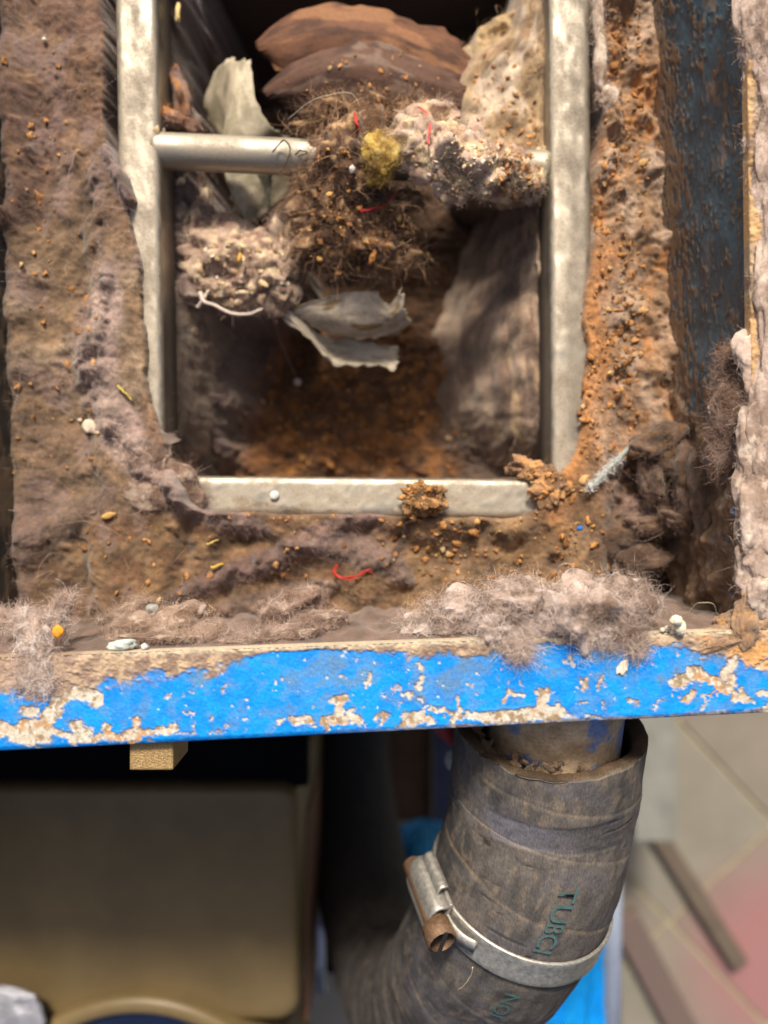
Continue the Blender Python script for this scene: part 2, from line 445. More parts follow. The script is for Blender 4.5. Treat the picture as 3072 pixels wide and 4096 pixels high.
def rim_paint(u, v):
    """colour, paint share and relief of the rim's top at photo pixels u, v"""
    wx = u + 14 * fbm(u / 34, v / 34, 3, 11) + 5 * fbm(u / 9, v / 9, 2, 13)
    wy = v + 12 * fbm(u / 34, v / 34, 3, 12) + 5 * fbm(u / 9, v / 9, 2, 14)
    sd = np.full(u.shape, 1e9)
    for pts, w in CHIPS:
        lo = np.min(pts, 0) - 120; hi = np.max(pts, 0) + 120
        m = (u > lo[0]) & (u < hi[0]) & (v > lo[1]) & (v < hi[1])
        if m.any():
            d, _ = poly_dist(wx[m], wy[m], pts)
            sd[m] = np.minimum(sd[m], d - w)
    chip = sst(3, -3, sd)
    speck = sst(0.86, 0.95, fbm(u / 26, v / 26, 3, 31)) * 0.8
    chip = np.maximum(chip, speck)
    e = rim_out(u) - v
    scrape = sst(26, 6, e + 14 * fbm(u / 60, v / 20, 3, 41)) * sst(900, 1900, u + 500 * fbm(u / 300, v * 0, 2, 5))
    film_w = np.interp(u, [-900, 0, 200, 330, 450, 600, 850, 930, 1050, 1300, 1500, 1650, 1900, 2030, 2100, 2250, 2500, 2650, 2760, 2900, 3072, 3500],
                       [150, 150, 185, 160, 130, 118, 105, 60, 30, 22, 42, 60, 72, 65, 22, 38, 40, 62, 90, 125, 170, 200])
    di = v - rim_in(u)
    n = fbm(u / 70, v / 45, 4, 21); nf = fbm(u / 16, v / 16, 3, 25)
    dust = sst(1.08, 0.80, di / film_w + 0.30 * n + 0.12 * nf)
    film = np.clip(0.42 * sst(-0.1, 0.7, fbm(u / 140, v / 90, 4, 51)) * sst(330, 90, di) + 0.28 * sst(0.1, 0.7, fbm(u / 50, v / 50, 3, 53)), 0, 0.5)
    blue = mixc(np.array([0.003, 0.215, 0.70]), np.array([0.004, 0.265, 0.79]), 0.5 + fbm(u / 60, v / 60, 3, 61))
    c = mixc(blue, srgb(112, 124, 104), film)
    bare = mixc(srgb(188, 178, 162), srgb(146, 126, 100), sst(-0.25, 0.45, fbm(u / 28, v / 28, 4, 71)))
    bare = mixc(bare, srgb(176, 134, 92), 0.8 * sst(0.25, 0.7, fbm(u / 60, v / 60, 3, 74) + 0.35 * sst(1800, 2900, u) - 0.15))
    bare = mixc(bare, srgb(206, 202, 194), sst(0.35, 0.6, fbm(u / 12, v / 12, 2, 76)) * 0.7)
    edge = sst(7, 1, np.abs(sd - 1))
    c = mixc(c, bare, np.maximum(chip, 0.85 * scrape))
    c = mixc(c, srgb(110, 84, 62), edge * 0.25)
    d0 = mixc(srgb(172, 150, 126), srgb(132, 112, 98), sst(-0.3, 0.5, fbm(u / 40, v / 40, 4, 81)))
    d0 = mixc(d0, MAUVE, sst(500, 150, u) * 0.6)
    d0 = mixc(d0, srgb(192, 146, 96), sst(2650, 2950, u) * sst(-0.2, 0.4, fbm(u / 80, v / 80, 3, 84)))
    d0 = mixc(d0, srgb(192, 180, 158), sst(26, 6, di) * sst(150, 700, u) * 0.75)
    c = mixc(c, d0, dust)
    paint = (1 - np.maximum(chip, scrape)) * (1 - dust) * (1 - film)
    relief = -0.32 * chip + 0.14 * sst(14, 3, sd) * sst(0, 3, sd) + dust * (0.25 + 0.5 * np.abs(nf) + 0.25 * n) - 0.03 + 0.05 * nf
    return c, paint, relief

trough = empty('trough', (0, 0, -0.08))
tag(trough, 'chipped blue painted metal trough with a wide front rim, clogged with lint', 'trough')

def add_attr(o, name, val):
    a = o.data.attributes.new(name, 'FLOAT', 'POINT'); a.data.foreach_set('value', np.ascontiguousarray(val, np.float32).ravel())

us = np.arange(-900, 3560, 5.0)
tt = np.concatenate([[0.0] * 6, np.linspace(0.0, 1.0, 92), [1.0] * 9])
zz = np.zeros(len(tt)); k = 6
zz[:6] = [-4.0, -3.2, -2.4, -1.6, -1.0, -0.5]
off = np.zeros(len(tt)); off[1:6] = [0, 0, 0, 0.5, 2]; off[6] = 5
zz[-12:-9] = [-0.10, -0.3, -0.6]; zz[-9:] = [-0.9, -1.2, -1.6, -2.0, -2.4, -2.8, -3.2, -3.6, -4.0]
off[-12:-9] = [0, 1, 3]; off[-9:] = [7, 9, 10, 10.5, 10, 9, 6, 0, -10]
U = np.broadcast_to(us[None, :], (len(tt), len(us)))
Vv = rim_in(U) + (rim_out(U) - rim_in(U) - 10) * tt[:, None] + off[:, None]
c, pm, rel = rim_paint(U.copy(), Vv)
P = W(U, Vv, 0.0)
topm = (np.abs(zz) < 0.7)[:, None]
P[..., 2] = (zz[:, None] + rel * topm) * 0.001
front_rim = grid_obj('front_rim', P, M_RIM, c, trough)
add_attr(front_rim, 'paint', pm)
tag(front_rim, 'flat front rim of bright blue paint chipped to pale metal')

# right rim, butted against the front rim, wholly under dust
vs = np.arange(-500, 2521, 6.0)
tt = np.concatenate([[0, 0, 0, 0], np.linspace(0, 1, 60), [1, 1]])
zz = np.zeros(len(tt)); zz[:4] = [-4, -2.5, -1.4, -0.5]; zz[-2:] = [-1, -4]
Vv = np.broadcast_to(vs[:, None], (len(vs), len(tt))).copy()
Vv = np.minimum(Vv, rim_in(3000) - 1)
U = wall_r_top(Vv) + 430 * tt[None, :]
n = fbm(U / 60, Vv / 60, 4, 91); nf = fbm(U / 14, Vv / 14, 3, 95)
c = mixc(srgb(176, 154, 128), srgb(138, 116, 100), sst(-0.3, 0.5, n))
c = mixc(c, srgb(196, 160, 116), sst(0.0, 0.6, fbm(U / 150, Vv / 220, 3, 97)))
blu = sst(0.42, 0.5, fbm(U / 60, Vv / 90, 4, 99)) * sst(2250, 2420, Vv) * sst(2985, 3010, U)
c = mixc(c, np.array([0.004, 0.18, 0.7]), blu)
P = W(U, Vv, 0.0); P[..., 2] = (zz[None, :] + (np.abs(zz) < 0.4) * (0.5 + 0.8 * n + 0.5 * nf) * (1 - blu)) * 0.001
side_rim = grid_obj('side_rim', P, M_RIM, c, trough)
add_attr(side_rim, 'paint', blu)

# right wall: slate paint under streaks of brown dust
vs = np.arange(-500, 2561, 6.0); ts = np.linspace(0, 1, 90)
Vv = np.broadcast_to(vs[:, None], (len(vs), len(ts))); T = np.broadcast_to(ts[None, :], Vv.shape)
a = W(wall_r_base(vs), vs, -72.0); b = W(wall_r_top(vs), vs, -3.0)
dn = fbm(Vv / 260, T * 3, 3, 103)
P = a[:, None] * (1 - T[..., None]) + b[:, None] * T[..., None]
st = fbm(T * 22, Vv / 75, 4, 105, 0.6); sf = fbm(T * 60, Vv / 30, 3, 109, 0.6)
cover = 0.55 * st + 0.5 * sf + 0.75 * sst(0.55, 0.05, T) + 0.9 * sst(1400, 1950, Vv + 160 * fbm(T * 4, Vv / 200, 3, 141)) + 0.45 * sst(0.15, -0.1, np.abs(T - 0.93) - 0.02) * 0 - 0.22
cm = sst(0.0, 0.22, cover)
slate = mixc(srgb(50, 70, 84), srgb(64, 92, 108), 0.5 + fbm(T * 6, Vv / 120, 3, 111))
dustc = mixc(srgb(128, 108, 88), srgb(104, 84, 68), 0.5 + st)
c = mixc(slate, dustc, cm)
c = mixc(c, srgb(140, 122, 112), sst(0.35, 0.75, fbm(T * 9, Vv / 160, 3, 115)) * sst(0.5, 0.75, T) * 0.8)
c = mixc(c, np.array([0.02, 0.14, 0.4]), sst(0.93, 0.97, T) * sst(0.1, 0.4, fbm(T * 5, Vv / 130, 3, 117)))
P[..., 0] -= (0.3 * cm + 0.1 * sf + 3.5 * sst(1300, 1900, Vv) * (0.4 + fbm(T * 5, Vv / 120, 4, 119))) * 0.001
side_wall = grid_obj('side_wall', P, M_WALL, c, trough)
tag(side_wall, 'slate painted side wall streaked with brown dust')

# left wall
vs = np.arange(-500, 2700, 12.0); ts = np.linspace(0, 1, 50)
Vv = np.broadcast_to(vs[:, None], (len(vs), len(ts))); T = np.broadcast_to(ts[None, :], Vv.shape)
a = W(wall_l_base(vs), vs, -72.0); b = a + np.array([-0.004, 0, 0.069])
P = a[:, None] * (1 - T[..., None]) + b[:, None] * T[..., None]
st = fbm(T * 14, Vv / 110, 4, 125, 0.6)
c = mixc(srgb(50, 52, 52), srgb(104, 92, 76), sst(0.0, 0.45, st + 0.5 * sst(1200, 2300, Vv) - 0.15))
P[..., 0] += 0.5 * st * 0.001
grid_obj('side_wall', P, M_WALL, c, trough)

# front wall, coated with brown lint
us_ = np.arange(-500, 3060, 10.0); ts = np.linspace(0, 1, 36)
U = np.broadcast_to(us_[:, None], (len(us_), len(ts))); T = np.broadcast_to(ts[None, :], U.shape)
b = W(us_, rim_in(us_), 0.0); b[:, 2] = -0.004; a = b + np.array([0, 0.001, -0.07])
P = a[:, None] * (1 - T[..., None]) + b[:, None] * T[..., None]
n = fbm(U / 90, T * 4, 4, 131)
P[..., 1] += (1.2 + 1.8 * n) * 0.001 * (1 - T ** 6)
c = mixc(DBROWN, DMAUVE, 0.4 + 0.8 * fbm(U / 60, T * 5, 4, 133))
grid_obj('front_wall', P, M_LINT, c, trough)

# floor plate in four strips round the sump, and the sump's own sides and bottom
def slab(name, x0, x1, y0, y1, z0, z1, mat, parent):
    V, F = box_arrays((x0 * .001, y0 * .001, z0 * .001), (x1 * .001, y1 * .001, z1 * .001))
    return link(name, make_mesh(name, V, F, mat, np.broadcast_to(DBROWN, V.shape), False), parent)
slab('floor_plate', -160, -108, -52, 260, -86, -84, M_LINT, trough)
slab('floor_plate', 90, 126, -52, 260, -86, -84, M_LINT, trough)
slab('floor_plate', -108, 90, -52, 1, -86, -84, M_LINT, trough)
slab('sump_wall', -111, -109, 0, 262, -212, -87, M_LINT, trough)
slab('sump_wall', 93, 95, 0, 262, -212, -87, M_LINT, trough)
slab('sump_wall', -109, 93, -2, 0, -212, -87, M_LINT, trough)
slab('sump_wall', -109, 93, 262, 264, -212, -87, M_LINT, trough)
slab('sump_floor', -111, 95, -2, 264, -216, -213, M_LINT, trough)

slab('sun_block_top', -640, -162, -46, 330, -6, -3, M_DARK, trough)  # added unseen slab, stops sun passing left of the trough
slab('sun_block_strip', -640, -190, -76, -46, -8, -4.5, M_DARK, trough)  # added unseen strip, closes the sun gap past the rim's end
slab('sky_block_side', -346, -342, -330, -46, -560, -6, M_DARK, trough)  # added panel, keeps sky light from the left off the underside
# ------------------------------------------------------------------ steel frame
frame = empty('steel_frame', tuple(W(1400, 1980, -87)))
tag(frame, 'rectangular frame of square stainless tube set in the lint around the sump', 'frame')
def bar(name, p0, p1, w, h, r, seed, dust=0.2, nseg=160, rust=False, dull=0.0):
    """rounded square tube; p0, p1 are the centres of its top face (mm)"""
    p0 = np.asarray(p0, float); p1 = np.asarray(p1, float)
    d = (p1 - p0) / np.linalg.norm(p1 - p0); s = np.cross(d, [0, 0, 1.0]); s /= np.linalg.norm(s)
    prof = []
    for cx, cz, a0 in ((w / 2 - r, -r, 0), (-w / 2 + r, -r, 90), (-w / 2 + r, -h + r, 180), (w / 2 - r, -h + r, 270)):
        for q in np.linspace(0, 90, 7):
            prof.append((cx + r * math.cos(math.radians(a0 + q)), cz + r * math.sin(math.radians(a0 + q))))
        if a0 == 0:
            for q in np.linspace(0.1, 0.9, 9): prof.append(((w / 2 - r) * (1 - 2 * q), 0))
    prof = np.array(prof); L = np.linspace(0, 1, nseg)
    C = p0[None] * (1 - L[:, None]) + p1[None] * L[:, None]
    V = C[:, None] + prof[None, :, :1] * s + prof[None, :, 1:] * np.array([0, 0, 1.0])
    top = sst(-r * 0.6, -0.1, prof[:, 1])
    x = np.broadcast_to(prof[None, :, 0], V.shape[:2]); l = np.broadcast_to((L * np.linalg.norm(p1 - p0))[:, None], x.shape)
    dd = -0.30 + top[None, :] * (dust + 0.12 + 0.22 * fbm(x / 5 + seed, l / 9, 4, seed)) + 0.12 * fbm(x / 2, l / 3, 2, seed + 3)
    V[..., 2] += 0.12 * fbm(x / 3, l / 3, 3, seed + 5) * top[None]
    rs_ = np.full_like(dd, -0.3) if not rust else -0.28 + 0.55 * top[None] * sst(-0.15, 0.45, x / w + 0.35 * fbm(x / 4, l / 14, 3, seed + 8))
    shade_and_dust = 0.92 * sst(-r * 0.9, -r * 1.9, prof[:, 1])[None] + 0 * dd  # bar sides darkened in colour, standing in for shade towards the sump
    dd = dd + 1.0 * shade_and_dust
    shade_and_dust = shade_and_dust + dull * top[None] * sst(0.3, -0.1, x / w + 0.1 * fbm(x / 4, l / 9, 3, seed + 12))
    cc = np.stack([dd, rs_, shade_and_dust], -1)
    F = grid_faces(nseg, len(prof), True)
    Vv = V.reshape(-1, 3) * 0.001
    e0 = np.arange(len(prof)); nV = len(Vv)
    Vv = np.concatenate([Vv, [C[0] * .001 - [0, 0, h * .0005]], [C[-1] * .001 - [0, 0, h * .0005]]])
    cc = np.concatenate([cc.reshape(-1, 3), np.zeros((2, 3))])
    o0 = (nseg - 1) * len(prof); e1 = (e0 + 1) % len(prof)
    T3 = np.concatenate([F[:, [0, 1, 2]], F[:, [0, 2, 3]], np.stack([np.full_like(e0, nV), e0, e1], 1), np.stack([np.full_like(e0, nV + 1), o0 + e1, o0 + e0], 1)])
    return link(name, make_mesh(name, Vv, T3, M_STEEL, cc), frame)
ZF = -62.0
def wmm(u, v, z): return W(u, v, z) * 1000
BW = 172 * S * (H - ZF) / H
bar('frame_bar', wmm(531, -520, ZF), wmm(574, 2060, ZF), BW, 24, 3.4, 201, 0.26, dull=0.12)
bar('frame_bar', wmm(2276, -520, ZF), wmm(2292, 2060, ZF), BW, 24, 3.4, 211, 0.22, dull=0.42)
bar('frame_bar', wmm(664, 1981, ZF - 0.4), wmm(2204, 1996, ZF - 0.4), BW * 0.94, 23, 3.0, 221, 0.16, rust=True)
L = np.linspace(0, 1, 80)[:, None]
p = wmm(620, 602, -69) * (1 - L) + wmm(2190, 676, -69) * L
V, F = tube_arrays(p * .001, 0.0071, 32)
cc = np.zeros((len(V), 3)); x = V[:, 0] * 1000; ang = (V[:, 2] * 1000 + 69) / 7
cc[:, 1] = -0.3; cc[:, 0] = -0.16 + 0.25 * sst(0.2, 1.0, ang) * (0.5 + fbm(x / 8, ang * 2, 3, 231)) + 0.5 * sst(-108, -112, x)
link('cross_rod', make_mesh('cross_rod', V, F, M_STEEL, cc), frame)
for (u, v, seed) in ((640, 590, 3), (2165, 676, 4)):
    Vb, Fb = ICO[4]
    q = Vb * (1 + 0.35 * fbm3(Vb * 2.5 + seed, 3, seed)[:, None]) * np.array([2.6, 8.4, 7.6])
    link('weld_bead', make_mesh('weld_bead', (q + wmm(u, v, -70)) * .001, Fb, M_LINT, mixc(srgb(200, 184, 150), srgb(140, 110, 70), 0.5 + fbm3(Vb * 3, 3, 9))), frame)

# ------------------------------------------------------------------ the bed of lint and dust on the trough floor
ZB = -66.0
us = np.arange(-10, 2770, 6.0); vs = np.arange(-260, 2530, 6.0)
U, Vv = np.meshgrid(us, vs)
n1 = fbm(U / 380, Vv / 380, 3, 301); n2 = fbm(U / 110, Vv / 110, 4, 305); n3 = ridged(U / 46 + n2, Vv / 46, 3, 309); nf = fbm(U / 17, Vv / 17, 3, 313)
Hh = ZB + 2.2 * n1 + 2.0 * n2 + 0.5 * n3 + 0.35 * nf
mv = sst(-0.1, 0.6, fbm(U / 200, Vv / 260, 4, 321))
c = mixc(BROWN, DMAUVE, mv)
c = mixc(c, TAN, sst(0.1, 0.7, fbm(U / 130, Vv / 130, 4, 325)) * 0.65)
c = mixc(c, DBROWN, sst(0.15, 0.7, -n2) * 0.55)
c = mixc(c, MAUVE, sst(0.25, 0.8, fbm(U / 90, Vv / 60, 4, 329)) * 0.5)
lint = 0.25 + 0.4 * mv
# left strip: dark mauve above, tan lower down
ls = sst(640, 560, U)
c = mixc(c, mixc(DMAUVE, srgb(122, 104, 84), sst(500, 1300, Vv + 300 * n1)), ls * 0.55)
c = mixc(c, srgb(158, 140, 118), ls * sst(900, 1250, Vv) * sst(1800, 1500, Vv) * sst(-0.2, 0.5, n2) * 0.7)
Hh += 7 * np.exp(-((U - wall_l_base(Vv)) / 55) ** 2)
# right strip between frame and wall: tan and rust
rs = sst(2300, 2380, U) * sst(2060, 1750, Vv + 80 * n2)
c = mixc(c, mixc(srgb(150, 124, 98), srgb(178, 130, 82), sst(0.0, 0.7, fbm(U / 50, Vv / 110, 4, 333))), rs * 0.85)
c = mixc(c, srgb(176, 158, 140), rs * sst(0.2, 0.6, fbm(U / 70, Vv / 140, 3, 337)) * 0.7)
Hh += rs * (4.5 * np.exp(-((U - 2450) / 60) ** 2) * (0.6 + n2) + 0.35 * ridged(U / 26, Vv / 26, 2, 341))
Hh += 6 * sst(-130, 10, U - wall_r_base(Vv)) * (0.5 + 0.6 * n2)
# front floor: brown, crumbly
fs = sst(2020, 2120, Vv)
c = mixc(c, mixc(srgb(112, 90, 66), srgb(136, 110, 78), 0.5 + n2), fs * 0.6)
c = mixc(c, srgb(96, 66, 44), fs * sst(0.0, 0.6, fbm(U / 120, Vv / 60, 3, 345)) * sst(1700, 1300, U) * 0.6)
Hh -= 5 * fs * sst(2250, 2420, Vv) * sst(1700, 1200, U)
# lint folds with hollows, lower right
rr = np.exp(-(((U - 2640) / 230) ** 2 + ((Vv - 2010) / 260) ** 2))
fold = ridged(U / 120 + 0.5 * n2, Vv / 170, 3, 351)
Hh += rr * (7 * fold - 3); c = mixc(c, mixc(DBROWN, srgb(140, 120, 112), sst(-0.2, 0.6, fold)), rr * 0.9); lint = lint + rr * 0.6
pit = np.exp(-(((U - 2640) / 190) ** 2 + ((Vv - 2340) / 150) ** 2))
Hh -= 20 * pit; c = mixc(c, srgb(58, 46, 36), np.clip(pit * 1.5, 0, 1))  # pit also darkened in colour, standing in for its shadow
# rolls and strands of matted lint
def roll(pts, w, h, colr, k=0.9, taper=True):
    global Hh, c, lint
    d, t = poly_dist(U + 14 * n2, Vv + 14 * n1, pts)
    ww = w * (np.sin(np.pi * np.clip(t * 0.9 + 0.08, 0, 1)) ** 0.4 if taper else 1)
    g = np.exp(-(d / (ww + 1)) ** 2)
    Hh = Hh + h * g * (0.85 + 0.3 * n2 + 0.06 * n3)
    c = mixc(c, mixc(colr, np.asarray(colr) * 0.72, 0.5 + 0.9 * n2), sst(0.15, 0.6, g) * k)
    lint = np.maximum(lint, g * 1.3)
roll([(455, 1130), (440, 1280), (400, 1430), (425, 1580), (500, 1740), (610, 1870), (720, 1960), (800, 2020)], 88, 11, srgb(176, 156, 146), 1.0)
roll([(440, 620), (480, 700), (520, 800), (545, 840)], 36, 6, srgb(140, 122, 118))
roll([(560, 1890), (760, 2010), (960, 2090), (1080, 2120)], 50, 6, srgb(132, 112, 106))
roll([(700, 2400), (900, 2300), (1120, 2230), (1270, 2150), (1400, 2080), (1560, 2030)], 52, 5, srgb(120, 100, 96), 0.8)
roll([(1260, 2190), (1420, 2200), (1560, 2260), (1640, 2330)], 60, 5, srgb(124, 106, 100), 0.8)
roll([(900, 2440), (1150, 2400), (1330, 2350)], 60, 6, srgb(136, 118, 108), 0.7)
roll([(1640, 2040), (1600, 2180), (1560, 2260)], 16, 2.5, srgb(84, 66, 56), 0.9)
roll([(60, 2240), (160, 2180), (330, 2080), (480, 1960)], 60, 5, srgb(112, 94, 84), 0.7)
roll([(60, 900), (110, 760), (130, 600)], 40, 5, DMAUVE, 0.6)
# where the steel shows
wob = 20 * n1 + 10 * n2 + 2 * nf
EL = np.interp(Vv, [-300, 560, 640, 700, 830, 870, 1000, 1200, 1450, 1500, 1700, 1800, 1880, 1960, 2040], [425, 430, 475, 510, 565, 540, 585, 605, 635, 620, 650, 690, 740, 770, 800])
ER = np.interp(Vv, [-300, 880, 980, 1120, 1300, 1400, 1600, 1800, 1850, 1900, 1960, 2060], [2372, 2372, 2345, 2335, 2300, 2315, 2290, 2280, 2255, 2215, 2190, 2180])
EF = np.interp(U, [650, 760, 820, 1200, 1480, 1600, 1780, 2000, 2080, 2160, 2230], [1850, 1990, 2030, 2050, 2040, 2050, 2056, 2060, 2045, 2000, 1880])
Mx = sst(-22, 22, U - EL - wob) * sst(-22, 22, ER + 0.8 * wob - U) * sst(-22, 22, EF + 0.6 * wob - Vv)
near = np.exp(-((U - EL) / 70) ** 2) * sst(560, 680, Vv) + np.exp(-((ER - U) / 60) ** 2) * sst(880, 1050, Vv) + 0.9 * np.exp(-((Vv - EF) / 50) ** 2) * sst(680, 800, U) * sst(2260, 2150, U)
Hh = Hh + 5.5 * np.clip(near, 0, 1) * (1 - Mx)
Uw, Vw = U + 30 * n2 + 40 * n1, Vv + 30 * n1 - 30 * n2
foot = np.maximum(np.maximum(sst(340, 450, Uw) * sst(760, 680, Uw) * sst(560, 680, Vv), sst(2150, 2190, Uw) * sst(2480, 2370, Uw) * sst(880, 1000, Vv)), sst(600, 680, Uw) * sst(2300, 2220, Uw) * sst(1860, 1900, Vw) * sst(2190, 2080, Vw))
foot = np.maximum(foot, sst(1780, 1880, Vw) * sst(2220, 2070, Vw) * np.maximum(sst(320, 460, Uw) * sst(840, 720, Uw), sst(2120, 2180, Uw) * sst(2500, 2380, Uw)))
Hh = Hh + foot * np.maximum(0, -58.6 + 1.0 * n2 + 0.5 * nf - Hh)
Hh = Hh * (1 - Mx) + (-90) * Mx
c = mixc(c, srgb(186, 134, 82), np.exp(-((ER + 30 - U) / 55) ** 2) * sst(900, 1100, Vv) * sst(2200, 2000, Vv) * 0.75)
keep = ~((U > 690) & (U < 2140) & (Vv < 1880)) & ~((Mx > 0.8) & (U > 560) & (U < 2260) & (Vv < 1900))
P = W(U, Vv, ZB); P[..., 2] = Hh * 0.001
c = c * (1 + 0.38 * fbm(U / 42, Vv / 42, 4, 371) - 0.10 * np.abs(n3))[..., None]
c = np.clip(c, 0.015, 0.8) * mixc(np.array([0.84, 0.81, 0.80]), np.array([0.88, 0.82, 0.78]), rs)
c = mixc(c, srgb(128, 108, 104), 0.45 * ls * sst(0.0, 0.5, fbm(U / 70, Vv / 150, 4, 361)))
BEDP, BEDU, BEDV, BEDL, BEDM = P, us, vs, lint, Mx
bed = grid_obj('lint_bed', P, M_LINT, c, None, keep=keep)
tag(bed, 'matted brown lint and dust covering the floor of the trough', 'lint', kind='stuff')
BEDC = c; U_B = U

def bed_at(u, v, lift=0.0):
    i = int(np.clip((v - BEDV[0]) / 6, 0, len(BEDV) - 1)); j = int(np.clip((u - BEDU[0]) / 6, 0, len(BEDU) - 1))
    p = BEDP[i, j].copy(); p[2] += lift * 0.001; return p

def grid_normals(P):
    a = np.gradient(P, axis=1); b = np.gradient(P, axis=0)
    n = np.cross(b, a); n *= np.sign(n[..., 2:3] + 1e-12)
    return n / (np.linalg.norm(n, axis=2)[..., None] + 1e-12)

# loose fibres over the bed
wgt = np.clip(BEDL, 0.1, 1.3) * (BEDM < 0.3) * keep; wgt = (wgt / wgt.sum()).ravel()
idx = RNG.choice(len(wgt), 24000, p=wgt)
st = BEDP.reshape(-1, 3)[idx]; nn = grid_normals(BEDP).reshape(-1, 3)[idx]
fc = BEDC.reshape(-1, 3)[idx] * (0.9 + 0.9 * RNG.random((len(idx), 1))) + 0.03
wl = (sst(700, 500, U_B) + 0.25) * (BEDM < 0.3) * keep; wl = (wl / wl.sum()).ravel(); iw = RNG.choice(len(wl), 420, p=wl)
fibre_mesh('pale_hairs', BEDP.reshape(-1, 3)[iw] + np.array([0, 0, 0.0006]), grid_normals(BEDP).reshape(-1, 3)[iw], 0.022, 0.00011, M_FIBRE, np.clip(BEDC.reshape(-1, 3)[iw] * 1.3 + 0.16, 0, .7), bed, 12, 0.35, 0.12, 15, 0.02)
fibre_mesh('loose_fibres', st, nn, 0.0062, 0.00009, M_FIBRE, np.clip(fc, 0, 0.75), bed, 5, 0.9, 0.25, 5, 0.1)

# ------------------------------------------------------------------ the bed inside the sump
ZS = -115.0
us = np.arange(560, 2270, 7.0); vs = np.arange(-420, 1930, 7.0)
U, Vv = np.meshgrid(us, vs)
n1 = fbm(U / 300, Vv / 300, 3, 401); n2 = fbm(U / 100, Vv / 100, 4, 405); n3 = ridged(U / 50 + n2, Vv / 50, 3, 409); nf = fbm(U / 18, Vv / 18, 3, 413)
eL = np.interp(Vv, [-420, 0, 300, 480, 560, 640, 720, 900, 960, 1060, 1240, 1290, 1500, 1700, 1850, 1930], [840, 840, 800, 800, 920, 900, 850, 900, 1060, 1200, 1190, 1060, 1000, 930, 880, 800]) + 24 * n2 + 14 * n1
eR = np.interp(Vv, [-420, -50, 60, 150, 220, 420, 720, 800, 1000, 1200, 1500, 1750, 1880], [2140, 2120, 2080, 2000, 1840, 1820, 1900, 2080, 2080, 1920, 1800, 1820, 1900]) + 28 * n2 + 16 * n1
zb = np.interp(Vv, [-420, 60, 300, 700, 1300, 1880], [-200, -200, -175, -158, -150, -152]) + 3 * n1 + 3 * n2 + 1.6 * n3
zl = np.interp(Vv, [-420, 500, 950, 1250, 1320, 1600, 1900], [-92, -92, -88, -90, -104, -110, -128]) - np.clip((U - 640) / 14, 0, 40) * sst(1260, 1330, Vv) * 0.9 + 5 * n2 + 2.4 * n3
zr = np.interp(Vv, [-420, 200, 700, 820, 1100, 1850], [-98, -92, -94, -118, -118, -132]) + 5 * n2 + 2.2 * n3 - np.clip((2120 - U) / 12, 0, 40) * sst(750, 850, Vv) * 0.6
kL = sst(70, -70, U - eL); kR = sst(-75, 75, U - eR)
Z = zb * (1 - np.maximum(kL, kR)) + zl * kL + zr * kR * (1 - kL)
c = mixc(srgb(92, 64, 42), srgb(122, 82, 48), sst(-0.2, 0.6, n2 + 0.4 * nf))
c = mixc(c, srgb(146, 98, 48), sst(0.25, 0.7, fbm(U / 34, Vv / 34, 4, 417)) * sst(1250, 1450, Vv) * 0.8)
c = mixc(c, srgb(70, 52, 38), sst(1330, 1150, Vv) * 0.7)  # upper sump bottom darkened in colour, in place of shade
cl = mixc(srgb(120, 106, 96), srgb(106, 86, 80), sst(-0.3, 0.5, n2)); cl = mixc(cl, srgb(140, 126, 114), sst(0.1, 0.6, fbm(U / 60, Vv / 150, 3, 421)) * 0.7)
cr = mixc(srgb(116, 98, 88), srgb(92, 74, 62), sst(-0.3, 0.5, n2))
cr = mixc(cr, mixc(srgb(170, 146, 110), srgb(190, 174, 160), sst(0, 0.5, n1 + n2)), sst(820, 700, Vv + 60 * n2))
c = mixc(c, cl, kL); c = mixc(c, cr, kR * (1 - kL))
P = W(U, Vv, ZS); P[..., 2] = Z * 0.001
SUMP, SUMU, SUMV = P, us, vs
sbed = grid_obj('sump_sediment', P, M_LINT, c)
tag(sbed, 'rusty brown sediment and felted lint lining the sump inside the frame', 'sediment', kind='stuff')
def sump_at(u, v, lift=0.0):
    i = int(np.clip((v - SUMV[0]) / 7, 0, len(SUMV) - 1)); j = int(np.clip((u - SUMU[0]) / 7, 0, len(SUMU) - 1))
    p = SUMP[i, j].copy(); p[2] += lift * 0.001; return p
kk = np.maximum(kL, kR) + 0.1; kk[Vv < -50] = 0; kk = (kk / kk.sum()).ravel()
idx = RNG.choice(len(kk), 5000, p=kk)
fc = c.reshape(-1, 3)[idx] * (0.9 + 0.8 * RNG.random((len(idx), 1))) + 0.02
fibre_mesh('loose_fibres', SUMP.reshape(-1, 3)[idx], grid_normals(SUMP).reshape(-1, 3)[idx], 0.007, 0.00014, M_FIBRE, np.clip(fc, 0, .7), sbed, 6, 0.9, 0.3, 6, 0.08)
